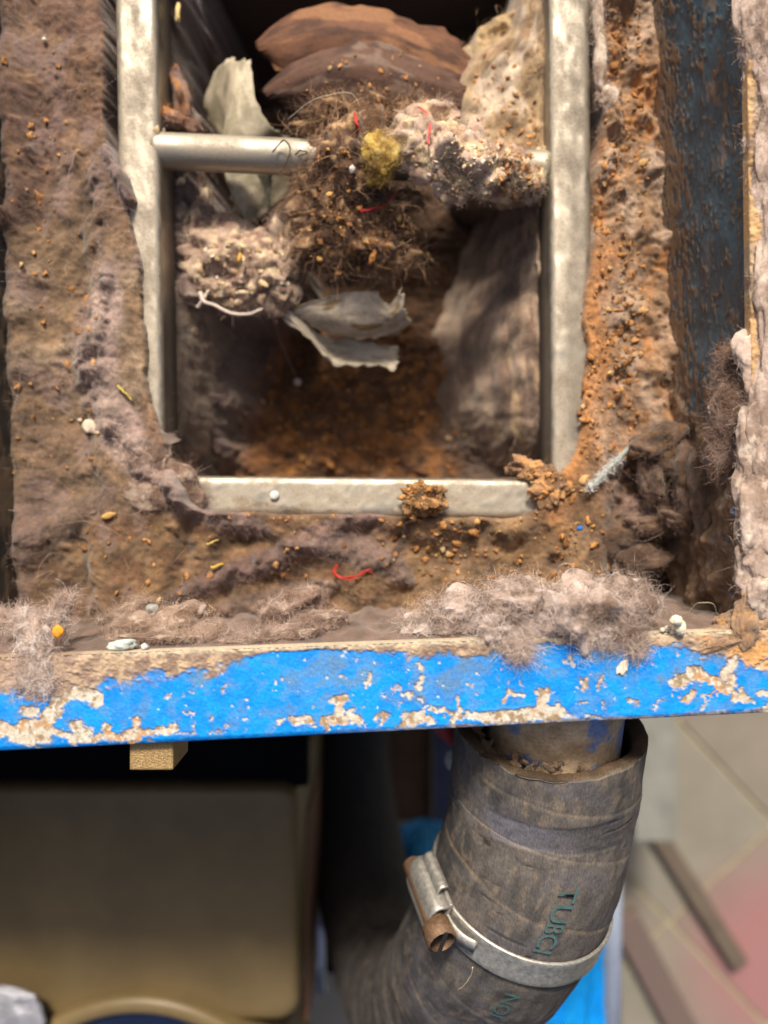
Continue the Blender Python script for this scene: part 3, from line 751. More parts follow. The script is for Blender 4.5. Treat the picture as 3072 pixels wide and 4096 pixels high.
# ------------------------------------------------------------------ lint clumps, each a thing of its own
def clump(name, label, cat, blobs, cols, seed, nfib=1200, flen=6.0, fwid=0.11, sub=5, rough=0.42, freq=2.0, lift=0.3, group=None, pale=0.0, curl=0.9, fine=0.035, ridge=0.0, core=0.93):
    """blobs: (u, v, z, rx_px, ry_px, rz_mm, turn_degrees); cols: two or three colours mixed by noise"""
    bag = Bag(); ps = []; ns = []; cs = []
    for i, (u, v, z, rx, ry, rz, rot) in enumerate(blobs):
        V0, F0 = ICO[sub]
        k = S * (H - z) / H
        q = V0 * np.array([rx * k, ry * k, rz])
        sz = (rx * k * ry * k * rz) ** (1 / 3)
        d = fbm3(V0 * freq * 0.8 + seed + 3.1 * i, 3, seed + i, 0.42) * rough * 1.1 + fbm3(q * 0.55 + seed, 3, seed + 5) * fine
        rg = 1 - 2 * np.abs(vnoise3(V0 * freq * 2.3 + seed, seed + 8))
        q = q * (1 + d + ridge * rg)[:, None]
        a = math.radians(rot); R = np.array([[math.cos(a), -math.sin(a), 0], [math.sin(a), math.cos(a), 0], [0, 0, 1]])
        q = q @ R.T + wmm(u, v, z)
        t = fbm3(q * 0.16 + seed, 4, seed + 11)
        cc = mixc(cols[0], cols[1], sst(-0.4, 0.4, t))
        if len(cols) > 2: cc = mixc(cc, cols[2], sst(0.15, 0.55, fbm3(q * 0.3 + 5, 3, seed + 17)))
        bag.add(q * .001, F0, cc)
        ps.append(q * .001); ns.append(V0 @ R.T); cs.append(cc); bag.V[-1] = (wmm(u, v, z) + (q - wmm(u, v, z)) * core) * .001
    o = bag.build(name, M_LINT)
    tag(o, label, cat, group)
    if nfib:
        r = np.random.default_rng(seed); A = np.concatenate(ps); N = np.concatenate(ns); C = np.concatenate(cs)
        w = np.clip(N[:, 2] + 0.55, 0.02, 1); i = r.choice(len(A), nfib * 2, p=w / w.sum())
        fc = np.clip(C[i] * (0.9 + 0.7 * r.random((nfib * 2, 1))) + 0.03 + pale, 0, 0.8)
        fibre_mesh('fibres', A[i] - N[i] * (r.random((len(i), 1)) ** 2 * 0.0012), N[i], flen * .001, fwid * .001, M_FIBRE, fc, o, 4, curl, lift, seed, 0.05)
    return o

clump('lint_clump', 'pale fluffy lint heap spilling over the right half of the blue rim', 'lint',
      [(1720, 2490, -14, 110, 62, 9, 20), (1850, 2430, -13, 150, 80, 11, 15), (1960, 2500, -8, 90, 75, 10, -30), (2060, 2400, -11, 130, 85, 11, 0), (2190, 2440, -9, 130, 110, 13, 0),
       (2330, 2440, -7, 150, 130, 13, 0), (2440, 2400, -9, 120, 100, 12, 0), (2500, 2430, -9, 85, 110, 10, 0), (2080, 2590, -1, 55, 48, 3.5, -30), (2530, 2560, -1, 38, 70, 3.5, 10), (2420, 2530, -3, 90, 60, 6, 0)],
      (srgb(174, 156, 146), srgb(110, 90, 76), srgb(196, 182, 176)), 21, 11000, 8.0, 0.08, 5, 0.5, 2.2, 0.10, pale=0.0, curl=2.4, core=0.9)
clump('lint_tuft', 'whitish lint tuft hanging over the left end of the rim', 'lint',
      [(190, 2540, -8, 80, 100, 8, 0), (160, 2620, -3, 70, 80, 6, 10), (150, 2700, 0, 75, 60, 2.2, 0), (120, 2480, -12, 45, 45, 6, 0), (250, 2440, -14, 28, 60, 4, -25), (60, 2480, -14, 70, 18, 3, -20)],
      (srgb(185, 166, 154), srgb(145, 122, 110), srgb(209, 196, 190)), 31, 4600, 6.5, 0.08, 5, 0.5, 2.2, 0.15, pale=0.04, curl=2.2, core=0.86)
clump('lint_clump', 'grey brown lint pile behind the rim left of the middle', 'lint',
      [(560, 2520, -22, 130, 60, 8, 0), (700, 2490, -26, 130, 66, 8, 10), (520, 2450, -34, 110, 40, 6, 25), (830, 2530, -18, 110, 36, 6, 0), (650, 2550, -12, 150, 26, 5, 0)],
      (srgb(153, 130, 114), srgb(119, 96, 80), srgb(179, 160, 146)), 41, 4200, 6.0, 0.08, 5, 0.36, 2.0, 0.12, pale=0.02, curl=2.2)
clump('lint_clump', 'mauve lint lump with a dark hollow behind the middle of the rim', 'lint',
      [(1160, 2430, -36, 130, 60, 8, 30), (1270, 2490, -24, 110, 50, 8, 0), (1160, 2530, -14, 120, 34, 6, 10), (1010, 2560, -10, 120, 20, 4, 0)],
      (srgb(145, 122, 110), srgb(111, 88, 74), srgb(171, 152, 140)), 51, 3600, 6.0, 0.08, 5, 0.4, 2.0, 0.12, pale=0.02, curl=2.2)
clump('lint_clump', 'dusty lint wad in the near right corner beside a white blob', 'lint',
      [(2850, 2535, -4, 110, 32, 4, 15), (2930, 2490, -5, 70, 45, 5, 20), (2880, 2575, 0, 100, 26, 1.8, 15), (2990, 2480, 0, 55, 110, 2.5, 0)],
      (srgb(161, 134, 108), srgb(131, 104, 82), srgb(167, 130, 88)), 61, 900, 3.0, 0.08, 5, 0.34, 2.0, 0.1, pale=0.0, curl=2.0)
clump('lint_crust', 'long pale lint crust along the top of the right wall', 'lint',
      [(3003, -60, 0, 60, 180, 2.9, 0), (3008, 60, -1, 60, 165, 3.6, 0), (3028, 180, -1, 70, 135, 3.6, 0), (3038, 330, -2, 50, 135, 2.9, 0), (3028, 560, -2, 44, 90, 2.9, 0), (3088, 600, 1, 60, 225, 2.9, 0), (3098, 1500, 1, 80, 300, 2.9, 0), (3068, 1750, 1, 80, 195, 2.9, 0), (3068, 1960, 1, 80, 195, 2.9, 0), (3068, 2150, 1, 80, 195, 2.9, 0), (3046, 130, 1, 60, 195, 3.6, 0), (3066, 260, 0, 45, 165, 2.9, 0), (3096, 420, 1, 60, 195, 2.9, 0), (3056, 640, 0, 48, 105, 2.9, 0), (3091, 800, 1, 60, 195, 2.9, 0), (3096, 1020, 1, 60, 240, 2.9, 0),
       (3086, 1250, 1, 70, 225, 2.9, 0), (3046, 1440, -2, 80, 165, 3.6, 0), (3086, 1640, 0, 80, 225, 3.6, 0), (3026, 1850, -1, 75, 195, 4.3, 0), (3026, 2050, 0, 85, 225, 4.3, 0), (3036, 2230, 0, 80, 165, 3.6, 0), (3066, 2340, 1, 70, 105, 3.6, 0)],
      (srgb(184, 164, 152), srgb(140, 120, 106), srgb(196, 180, 166)), 71, 8500, 5.0, 0.075, 5, 0.5, 1.7, 0.2, pale=0.03, curl=2.0)
clump('lint_flap', 'brown grey lint flap curling down the right wall below the crust', 'lint',
      [(2930, 1620, -12, 80, 130, 7, 0), (2940, 1480, -14, 60, 90, 6, 0), (2915, 1790, -16, 75, 100, 7, 0)],
      (srgb(139, 114, 100), srgb(111, 86, 70), srgb(159, 138, 126)), 81, 5000, 6.0, 0.08, 5, 0.36, 1.5, 0.2, ridge=0.0, curl=1.2)
clump('lint_clump', 'folded brown lint mass with deep holes at the lower right wall', 'lint',
      [(2660, 1780, -54, 120, 90, 8, 0), (2620, 1930, -57, 50, 120, 7, 10), (2740, 1930, -50, 60, 130, 8, 0), (2820, 1960, -40, 60, 150, 8, 0), (2610, 2100, -60, 100, 40, 6, 0), (2740, 2090, -52, 100, 44, 7, -15), (2560, 2240, -62, 110, 50, 5, 10), (2440, 2150, -63, 120, 60, 4, 0)],
      (srgb(118, 96, 82), srgb(76, 58, 46), srgb(104, 78, 54)), 91, 3500, 5.0, 0.08, 5, 0.45, 1.5, 0.25, ridge=0.0, curl=1.2)
clump('lint_roll', 'mauve lint pad on the inner edge of the left frame bar', 'lint',
      [(680, 470, -72, 70, 36, 5, -25), (740, 500, -76, 80, 34, 5, -25), (720, 380, -84, 34, 120, 6, 12)],
      (srgb(145, 116, 104), srgb(111, 82, 68), srgb(173, 118, 62)), 101, 500, 5.0, 0.1, 4, 0.3, 2.2, 0.3)
clump('lint_clump', 'pale lint clump with seed husks left of the nest inside the frame', 'lint',
      [(960, 1080, -90, 190, 130, 12, 0), (1080, 1120, -90, 120, 120, 11, 0), (880, 1000, -92, 150, 110, 9, 0), (980, 1190, -95, 170, 60, 8, 0), (1130, 980, -88, 60, 130, 9, 0), (780, 900, -94, 80, 190, 8, 0)],
      (srgb(175, 150, 132), srgb(131, 104, 90), srgb(209, 186, 154)), 111, 1800, 6.0, 0.13, 5, 0.45, 2.6, 0.4, pale=0.03)
clump('lint_roll', 'brown mauve lint pad burying the near left corner of the frame', 'lint',
      [(600, 1830, -61, 80, 70, 5, 0), (690, 1900, -60, 90, 60, 5, -25), (610, 1960, -60, 110, 90, 5, 0), (760, 1985, -61, 70, 46, 4, -20)], (srgb(150, 128, 114), srgb(108, 86, 72), srgb(160, 142, 128)), 147, 1800, 6.0, 0.08, 5, 0.34, 1.6, 0.22, curl=1.2)
clump('lint_wisp', 'white lint wisp along the outer edge of the right frame bar', 'lint',
      [(2390, 80, -61, 22, 130, 3, 0), (2400, 250, -61, 26, 120, 3, 0), (2430, 390, -61, 46, 50, 3, 0)], (srgb(189, 172, 156), srgb(153, 132, 116), srgb(203, 190, 178)), 145, 700, 4.0, 0.08, 4, 0.3, 1.8, 0.2, ridge=0.0, curl=1.3)
# the nest caught on the cross rod
nest = clump('lint_nest', 'brown tangled nest of fibres and husks wrapped around the cross rod', 'nest',
      [(1420, 640, -66, 170, 140, 13, 0), (1330, 740, -70, 150, 150, 12, 0), (1400, 900, -76, 200, 150, 13, 0), (1460, 1010, -82, 190, 110, 12, 0), (1300, 960, -84, 120, 130, 11, 0), (1350, 500, -72, 150, 70, 9, 0), (1560, 480, -74, 170, 70, 9, 0), (1560, 830, -74, 110, 90, 9, 0)],
      (srgb(127, 96, 70), srgb(83, 58, 40), srgb(175, 142, 104)), 151, 4200, 10.0, 0.16, 5, 0.5, 2.8, 0.7, curl=0.8, fine=0.12)
clump('lint_roll', 'pinkish white lint roll on the right half of the cross rod', 'lint',
      [(1680, 590, -60, 130, 130, 13, 0), (1790, 630, -59, 130, 150, 13, 0), (1880, 660, -60, 140, 150, 13, -15), (1960, 680, -62, 120, 120, 12, 0), (1720, 490, -66, 130, 70, 9, 10), (2040, 710, -64, 110, 90, 10, 0), (2110, 730, -66, 60, 60, 7, 0)],
      (srgb(196, 172, 154), srgb(150, 122, 104), srgb(214, 190, 150)), 161, 3000, 5.0, 0.09, 5, 0.42, 2.2, 0.3, pale=0.03, curl=1.2)
yf = clump('yellow_fluff', 'mustard yellow patch of fluff on the nest', 'fluff',
      [(1520, 610, -48, 74, 84, 3.4, 10), (1515, 690, -53, 48, 60, 3.0, 0)], (srgb(180, 148, 64), srgb(138, 108, 48), srgb(190, 166, 98)), 171, 500, 4.0, 0.12, 4, 0.35, 2.4, 0.4)
clump('rust_lump', 'brown rust lump sitting on the front frame bar', 'rust lump',
      [(1690, 1990, -56, 80, 66, 6, 0), (1655, 2030, -56, 46, 44, 4, 0), (1740, 2000, -57, 46, 50, 4, 0)], (srgb(140, 102, 58), srgb(98, 72, 44), srgb(184, 136, 80)), 181, 150, 4.0, 0.1, 5, 0.5, 3.0, 0.5, fine=0.22)
clump('rust_lump', 'crumbly rust lump at the right end of the front frame bar', 'rust lump',
      [(2100, 1870, -64, 60, 40, 4, 0), (2170, 1900, -62, 60, 36, 4, 0), (2200, 1960, -59, 70, 60, 4, 0)], (srgb(160, 122, 84), srgb(110, 84, 62), srgb(190, 142, 90)), 191, 200, 4.0, 0.1, 5, 0.5, 3.0, 0.5, fine=0.22)

# ------------------------------------------------------------------ leaves
def leaf(name, label, rows, cols, seed, thick=0.45, wav=0.5, nu=46, nv=46, group=None):
    """rows: control net of (u, v, z); sheet with real thickness"""
    C = np.array([[wmm(*q) for q in r] for r in rows])
    G = catmull(C, nv); G = np.swapaxes(catmull(np.swapaxes(G, 0, 1), nu), 0, 1)
    a = np.linspace(0, 1, nu)[None, :]; b = np.linspace(0, 1, nv)[:, None]
    G[..., 2] += wav * fbm(a * 3 + seed + 0 * b, b * 3 + 0 * a, 3, seed)
    edge = np.minimum(np.minimum(a, 1 - a), np.minimum(b, 1 - b))
    G += (sst(0.06, 0, edge) * fbm(a * 14 + 0 * b, b * 14 + 0 * a, 2, seed + 3))[..., None] * np.array([1.0, 1.0, 0.4])
    t = fbm(a * 7 + 0 * b, b * 7 + 0 * a, 5, seed + 7, 0.65)
    cc = mixc(cols[0], cols[1], sst(-0.35, 0.45, t))
    if len(cols) > 2: cc = mixc(cc, cols[2], sst(0.3, 0.6, fbm(a * 5 + 3 + 0 * b, b * 5 + 0 * a, 3, seed + 9)))
    o = grid_obj(name, G * .001, M_LEAF, cc)
    m = o.modifiers.new('thickness', 'SOLIDIFY'); m.thickness = thick * .001; m.offset = 0
    return tag(o, label, 'leaf', group)
def felt(label, rows, cols, seed, name='felt_flap', cat='lint', amp=3.0):
    o = leaf('felt_flap', label, rows, cols, seed, 1.6, 3.0, 110, 110)
    o.name = name; o['category'] = cat; o.data.materials[0] = M_LINT
    P = np.empty(len(o.data.vertices) * 3, np.float32); o.data.vertices.foreach_get('co', P); P = P.reshape(-1, 3).astype(float)
    P[:, 2] += amp * .001 * (fbm(P[:, 0] * 70, P[:, 1] * 70, 4, seed + 40) + 0.16 * ridged(P[:, 0] * 160, P[:, 1] * 110, 3, seed + 44))
    o.data.vertices.foreach_set('co', P.astype(np.float32).ravel())
    cc = np.ones((len(P), 4), np.float32); o.data.attributes['Col'].data.foreach_get('color', cc.ravel())
    cv = np.empty(len(P) * 4, np.float32); o.data.attributes['Col'].data.foreach_get('color', cv); cv = cv.reshape(-1, 4); cv[:, :3] *= (1 + 0.45 * fbm(P[:, 0] * 180, P[:, 1] * 120, 4, seed + 48))[:, None].clip(0.4, 1.6)
    o.data.attributes['Col'].data.foreach_set('color', cv.ravel()); o.data.update()
    r = np.random.default_rng(seed); i = r.choice(len(P), 2600)
    fibre_mesh('fibres', P[i] + np.array([0, 0, 0.0008]), np.tile([0, 0, 1.0], (2600, 1)), 0.006, 0.0001, M_FIBRE, np.clip(np.asarray(cols[0]) * (0.8 + 0.7 * r.random((2600, 1))), 0, .6), o, 4, 1.0, 0.2, seed)
def slope(rows):
    out = []
    for v, ua, za, ub, zb_ in rows:
        out.append([(ua + (ub - ua) * t, v, za + (zb_ - za) * (0.75 * t + 0.25 * t * t)) for t in (0, .25, .5, .75, 1)])
    return out
felt('grey brown felted flap of lint hanging down the left side of the sump',
     slope([(1160, 650, -82, 1180, -150), (1280, 650, -83, 1130, -152), (1450, 652, -86, 1080, -158), (1650, 656, -92, 1020, -160), (1800, 660, -104, 960, -162), (1895, 680, -132, 900, -164)]),
     (srgb(156, 138, 118), srgb(112, 92, 78), srgb(144, 126, 108)), 23, amp=4.0)
felt('dull mauve felted flap of lint hanging down the right side of the sump',
     slope([(740, 2165, -80, 1980, -150), (900, 2165, -81, 1900, -160), (1100, 2165, -82, 1780, -164), (1350, 2165, -84, 1690, -164), (1620, 2165, -90, 1700, -162), (1790, 2165, -104, 1760, -162), (1890, 2165, -130, 1800, -164)]),
     (srgb(156, 134, 114), srgb(112, 90, 76), srgb(164, 138, 106)), 24, amp=4.5)
felt('tan dusty lint sheet filling the upper right corner inside the frame',
     [[(2180, -160, -72), (2150, -160, -76), (2120, -160, -84), (2090, -160, -100), (2070, -160, -140)], [(2185, 60, -72), (2140, 70, -76), (2080, 90, -82), (2030, 110, -94), (1990, 120, -130)],
      [(2185, 260, -72), (2110, 260, -76), (2000, 250, -80), (1900, 240, -86), (1830, 230, -112)], [(2185, 480, -72), (2090, 480, -74), (1970, 470, -78), (1860, 470, -84), (1780, 470, -112)],
      [(2185, 640, -72), (2090, 650, -75), (1980, 660, -80), (1880, 660, -90), (1800, 650, -116)], [(2180, 820, -80), (2090, 830, -88), (2000, 840, -100), (1930, 830, -116), (1880, 820, -140)]],
     (srgb(164, 140, 108), srgb(128, 104, 78), srgb(180, 162, 142)), 25, 'dust_sheet', 'dust', 3.5)
GL = (srgb(170, 160, 140), srgb(138, 130, 110), srgb(184, 172, 150))
leaf('dry_leaf', 'grey green dry leaf standing upright behind the left of the cross rod',
     [[(860, 290, -108), (900, 245, -98), (955, 240, -90), (1000, 250, -86)], [(820, 410, -112), (890, 380, -104), (935, 400, -82), (1020, 380, -80)],
      [(840, 500, -118), (900, 520, -106), (910, 560, -80), (1090, 510, -84)], [(905, 560, -118), (915, 640, -100), (920, 700, -84), (1180, 560, -98)],
      [(925, 700, -112), (930, 780, -98), (970, 800, -86), (1170, 660, -104)], [(950, 860, -112), (970, 905, -104), (1010, 900, -94), (1150, 780, -104)]], GL, 11, 0.5, 0.7)
leaf('dry_leaf', 'grey curled leaf edge hanging below the left half of the cross rod',
     [[(920, 690, -96), (1000, 690, -90), (1090, 690, -86)], [(930, 800, -102), (1010, 790, -97), (1080, 780, -93)], [(960, 900, -104), (1020, 900, -102), (1080, 860, -98)], [(985, 930, -104), (1020, 925, -104), (1060, 890, -102)]],
     (srgb(124, 122, 108), srgb(104, 98, 84)), 12, 0.5, 0.5)
leaf('dry_leaf', 'upper grey leaf lobe with a torn tip in the sump below the nest',
     [[(1170, 1225, -90), (1290, 1190, -84), (1400, 1165, -82), (1500, 1165, -82), (1560, 1215, -84), (1605, 1150, -78)],
      [(1185, 1245, -92), (1310, 1250, -86), (1420, 1245, -86), (1500, 1250, -87), (1570, 1265, -86), (1620, 1230, -83)],
      [(1200, 1265, -94), (1310, 1305, -91), (1420, 1320, -92), (1500, 1315, -93), (1570, 1305, -92), (1632, 1275, -88)],
      [(1210, 1280, -96), (1310, 1335, -96), (1420, 1350, -98), (1500, 1350, -98), (1570, 1340, -97), (1640, 1300, -92)]],
     (srgb(200, 186, 166), srgb(172, 158, 138), srgb(140, 116, 80)), 13, 0.5, 0.6)
leaf('dry_leaf', 'lower grey twisted leaf blade reaching over the rusty sump bottom',
     [[(1120, 1220, -90), (1200, 1270, -94), (1290, 1345, -100), (1400, 1350, -106), (1500, 1372, -106), (1590, 1395, -102)],
      [(1110, 1235, -90), (1215, 1310, -94), (1300, 1400, -100), (1400, 1410, -107), (1500, 1430, -108), (1588, 1440, -104)],
      [(1105, 1250, -92), (1230, 1350, -94), (1320, 1448, -98), (1420, 1460, -102), (1500, 1462, -104), (1580, 1480, -100)]],
     (srgb(184, 172, 154), srgb(150, 140, 124)), 14, 0.5, 0.6)
leaf('brown_leaf', 'larger brown leathery leaf arching at the top of the sump',
     [[(1020, 170, -98), (1110, 85, -95), (1240, 30, -92), (1380, 12, -90), (1520, 30, -90), (1640, 85, -92), (1760, 125, -94), (1850, 180, -95)],
      [(1030, 185, -96), (1120, 150, -91), (1250, 110, -87), (1390, 100, -85), (1530, 115, -85), (1650, 160, -87), (1780, 200, -90), (1890, 240, -92)],
      [(1040, 200, -96), (1130, 220, -91), (1260, 200, -88), (1400, 190, -86), (1540, 210, -86), (1660, 250, -88), (1790, 290, -90), (1910, 320, -93)],
      [(1055, 225, -98), (1140, 290, -94), (1270, 290, -92), (1400, 290, -90), (1540, 310, -90), (1660, 350, -91), (1790, 380, -93), (1920, 400, -96)]],
     (srgb(104, 71, 53), srgb(74, 51, 40), srgb(128, 91, 65)), 15, 0.3, 0.25, 70, 70)
leaf('brown_leaf', 'smaller dark brown leaf lying in front of the larger one',
     [[(1045, 362, -92), (1120, 290, -88), (1240, 215, -84), (1370, 175, -82), (1470, 160, -81), (1560, 190, -81), (1700, 240, -83), (1830, 300, -86)],
      [(1060, 372, -91), (1150, 325, -86), (1260, 280, -81), (1380, 255, -79), (1490, 250, -78), (1580, 275, -79), (1720, 320, -81), (1860, 370, -85)],
      [(1080, 385, -91), (1170, 375, -87), (1280, 355, -83), (1390, 345, -81), (1500, 345, -80), (1600, 365, -81), (1740, 400, -84), (1880, 440, -88)],
      [(1110, 398, -94), (1200, 430, -91), (1290, 445, -88), (1400, 450, -86), (1510, 450, -86), (1620, 470, -87), (1750, 500, -90), (1880, 520, -94)]],
     (srgb(92, 67, 56), srgb(68, 49, 42), srgb(112, 92, 80)), 16, 0.3, 0.25, 70, 70)
# ------------------------------------------------------------------ threads, seeds, chips and other small finds
def thread(name, label, strands, rad, color, cat='thread', mat=None, rough=0.7, group=None):
    bag = Bag()
    for pts in strands:
        p = catmull(np.array([wmm(*q) for q in pts]), 40)
        p += np.stack([fbm(np.linspace(0, 5, 40), np.zeros(40) + 3.3 * k, 3, 31 + k) for k in range(3)], 1) * 0.25
        V, F = tube_arrays(p * .001, np.linspace(rad, rad * 0.7, 40) * .001, 6)
        bag.add(V, F, color)
    return tag(bag.build(name, mat or M_FIBRE), label, cat, group)
def bz(u, v): return bed_at(u, v)[2] * 1000
RED = srgb(180, 56, 47)
zr_ = bz(1400, 2290) + 1.5
thread('red_thread', 'frayed red thread curled on the front floor of the trough',
       [[(1352, 2262, zr_), (1335, 2285, zr_ + 1), (1360, 2310, zr_ + 1.5), (1420, 2310, zr_ + 1), (1455, 2285, zr_ + 1.5), (1485, 2290, zr_)],
        [(1345, 2258, zr_ + 1), (1330, 2290, zr_), (1350, 2300, zr_ + .5), (1400, 2318, zr_ + 1.8), (1450, 2296, zr_ + 1), (1480, 2278, zr_ + 1), (1488, 2296, zr_)],
        [(1340, 2275, zr_), (1345, 2305, zr_ + 1), (1395, 2306, zr_ + 1.8), (1440, 2300, zr_ + 1.5), (1470, 2276, zr_ + .6)]], 0.32, RED)
thread('red_thread', 'short red thread standing out of the top of the nest', [[(1418, 455, -50), (1425, 490, -48), (1438, 525, -49)], [(1422, 460, -50), (1430, 495, -47.5), (1436, 520, -49)]], 0.5, RED)
thread('red_thread', 'pinkish red thread on the pale lint roll', [[(1678, 430, -54), (1710, 455, -50), (1716, 520, -47), (1715, 580, -47)], [(1700, 450, -51), (1722, 500, -47), (1710, 575, -47)]], 0.45, srgb(214, 96, 88))
thread('red_thread', 'dark red thread loop at the underside of the nest', [[(1415, 800, -62), (1435, 835, -60), (1480, 838, -60), (1540, 820, -62), (1580, 775, -64)], [(1425, 820, -61), (1450, 845, -60), (1500, 832, -60)]], 0.5, srgb(170, 44, 42))
thread('dark_hair', 'dark kinked hair lying across the cross rod', [[(1090, 610, -60), (1110, 580, -60), (1140, 560, -58), (1160, 590, -60), (1150, 640, -60), (1120, 690, -62)], [(1180, 620, -61), (1200, 600, -60), (1230, 610, -61), (1190, 625, -61)]], 0.35, srgb(70, 58, 46), 'hair')
thread('arched_hair', 'long pale hair arching above the nest', [[(1150, 480, -62), (1230, 410, -54), (1330, 375, -50), (1410, 375, -50), (1440, 430, -52)]], 0.14, srgb(200, 190, 170), 'hair')
thread('arched_hair', 'fine hair rising from the lint in the near right corner', [[(2740, 2490, -6), (2760, 2440, -2), (2800, 2410, 2), (2850, 2415, 3), (2870, 2450, 0), (2890, 2480, -4)]], 0.12, srgb(190, 176, 150), 'hair')
thread('curled_hair', 'fine hair looping above the pale heap of lint', [[(2225, 2290, 2), (2240, 2260, 5), (2290, 2255, 6), (2300, 2300, 4), (2290, 2370, 3)]], 0.11, srgb(190, 176, 166), 'hair')
thread('straw', 'yellow straw bit on the left roll of lint', [[(470, 1545, bz(470, 1545) + 1), (500, 1570, bz(500, 1570) + 1.5), (525, 1600, bz(525, 1600) + 1)]], 0.6, srgb(180, 160, 74), 'straw')
thread('straw', 'yellow straw bit on the strand of lint at the front', [[(845, 2272, bz(845, 2272) + 1.5), (868, 2264, bz(868, 2264) + 2), (890, 2256, bz(890, 2256) + 1.5)]], 0.7, srgb(190, 158, 70), 'straw')
thread('straw', 'thin straw fleck left of the front lint strand', [[(828, 2178, bz(828, 2178) + 1), (850, 2168, bz(850, 2168) + 1.2), (872, 2160, bz(872, 2160) + 1)]], 0.45, srgb(186, 160, 90), 'straw')
thread('lint_stalk', 'thin pale stalk leaning in the sump below the lint clump', [[(1085, 1250, -100), (1130, 1380, -122), (1180, 1500, -136)]], 0.35, srgb(150, 134, 120), 'stalk')
thread('lint_string', 'pale lint string drooping under the clump with husks', [[(800, 1170, -84), (815, 1205, -83), (870, 1225, -84), (930, 1255, -85), (1000, 1255, -86), (1050, 1235, -86)], [(790, 1230, -86), (808, 1205, -84), (835, 1160, -84)]], 0.9, srgb(206, 190, 178), 'string', M_LINT)
thread('torn_tape', 'shred of white torn tape caught at the top of the right wall', [[(2835, 1630, -18), (2870, 1650, -15), (2910, 1670, -12), (2930, 1700, -10), (2945, 1730, -9)], [(2838, 1650, -18), (2890, 1662, -14), (2925, 1690, -10)], [(2845, 1625, -17), (2880, 1655, -15)]], 0.9, srgb(228, 220, 206), 'tape', M_LEAF)

# feather quill with white down
qt = [wmm(2562, 1745, bz(2562, 1745) + 10), wmm(2460, 1850, bz(2460, 1850) + 6), wmm(2355, 1955, bz(2355, 1955) + 4)]
qp = catmull(np.array(qt), 40)
quill = tube_obj('quill', qp * .001, np.interp(np.linspace(0, 1, 40), [0, .25, 1], [0.25, 1.15, 1.0]) * .001, M_LEAF, None, 10, srgb(150, 156, 150))
tag(quill, 'grey feather quill with white down leaning on the dust at the right', 'feather')
i = RNG.integers(16, 40, 700); dn = RNG.normal(size=(700, 3)); dn /= np.linalg.norm(dn, axis=1)[:, None]
fibre_mesh('down', qp[i] * .001 + dn * 0.0009, dn, 0.0026, 0.00014, M_FIBRE, np.clip(np.full((700, 3), 0.72) * (0.8 + .4 * RNG.random((700, 1))), 0, .85), quill, 5, 0.8, 0.8, 9)

def lump(name, label, cat, p_mm, r, color, seed, rough=0.25, mat=None, sub=3, rot=0, group=None, freq=1.6):
    V0, F0 = ICO[sub]
    q = V0 * np.asarray(r) * (1 + rough * fbm3(V0 * freq + seed, 3, seed))[:, None]
    a = math.radians(rot); R = np.array([[math.cos(a), -math.sin(a), 0], [math.sin(a), math.cos(a), 0], [0, 0, 1]])
    q = (q @ R.T) + np.asarray(p_mm)
    cc = mixc(color, np.asarray(color) * 0.75, 0.5 + fbm3(V0 * 2 + seed, 3, seed + 2))
    return tag(link(name, make_mesh(name, q * .001, F0, mat or M_LEAF, cc)), label, cat, group)
def onbed(u, v, lift): return bed_at(u, v, lift) * 1000
def onsump(u, v, lift): return sump_at(u, v, lift) * 1000
lump('orange_pellet', 'bright orange pellet stuck in the whitish tuft at the left', 'pellet', wmm(232, 2527, 1), (1.7, 2.0, 1.0), srgb(238, 160, 52), 1)
lump('white_pebble', 'largest cream white pebble on the left strip of lint', 'pebble', onbed(362, 1708, 2.5), (2.7, 3.0, 1.7), srgb(226, 212, 190), 2, rot=30)
lump('white_pebble', 'tiny cream pebble just left of the largest pebble', 'pebble', onbed(315, 1682, 1.0), (0.9, 0.8, 0.7), srgb(216, 200, 180), 3)
lump('white_pebble', 'small tan pebble just right of the largest pebble', 'pebble', onbed(412, 1740, 1.0), (1.1, 0.9, 0.8), srgb(200, 170, 130), 4)
lump('white_bead', 'round white bead on the dark lint at the upper left', 'bead', onbed(183, 166, 1.2), (0.95, 0.95, 0.9), srgb(232, 222, 206), 5, 0.05)
lump('white_bead', 'round white bead at the tip of the pale stalk in the sump', 'bead', wmm(1190, 1528, -138), (2.0, 2.0, 2.0), srgb(206, 196, 190), 6, 0.08)
lump('white_bead', 'pale bead on the front frame bar left of the middle', 'bead', wmm(1097, 1982, -61.5), (1.9, 1.9, 0.9), srgb(206, 206, 200), 7, 0.08)
lump('white_bead', 'tiny white bead on the front of the nest', 'bead', wmm(1408, 675, -50), (1.2, 1.6, 1.0), srgb(220, 212, 204), 8, 0.3)
lump('seed_husk', 'flat tan seed husk with a hole on the brown dust at the left front', 'husk', onbed(464, 2066, 1.2), (3.0, 1.3, 0.8), srgb(190, 152, 92), 9, rot=15)
lump('seed_husk', 'golden elongated husk hanging low on the nest', 'husk', wmm(1400, 990, -68), (2.4, 1.2, 1.0), srgb(206, 160, 86), 10, rot=55)
lump('seed_husk', 'brown curved husk at the bottom right edge of the nest', 'husk', wmm(1490, 1030, -68), (1.3, 3.4, 1.2), srgb(180, 124, 68), 11, rot=-20)
lump('seed_husk', 'cream husk on the right of the lint clump below the rod', 'husk', wmm(1052, 1135, -78), (2.2, 1.3, 0.9), srgb(216, 190, 150), 12, rot=-35)
lump('seed_husk', 'pale husk in the middle of the lint clump below the rod', 'husk', wmm(970, 1040, -77), (1.1, 2.4, 0.9), srgb(226, 196, 150), 13, rot=10)
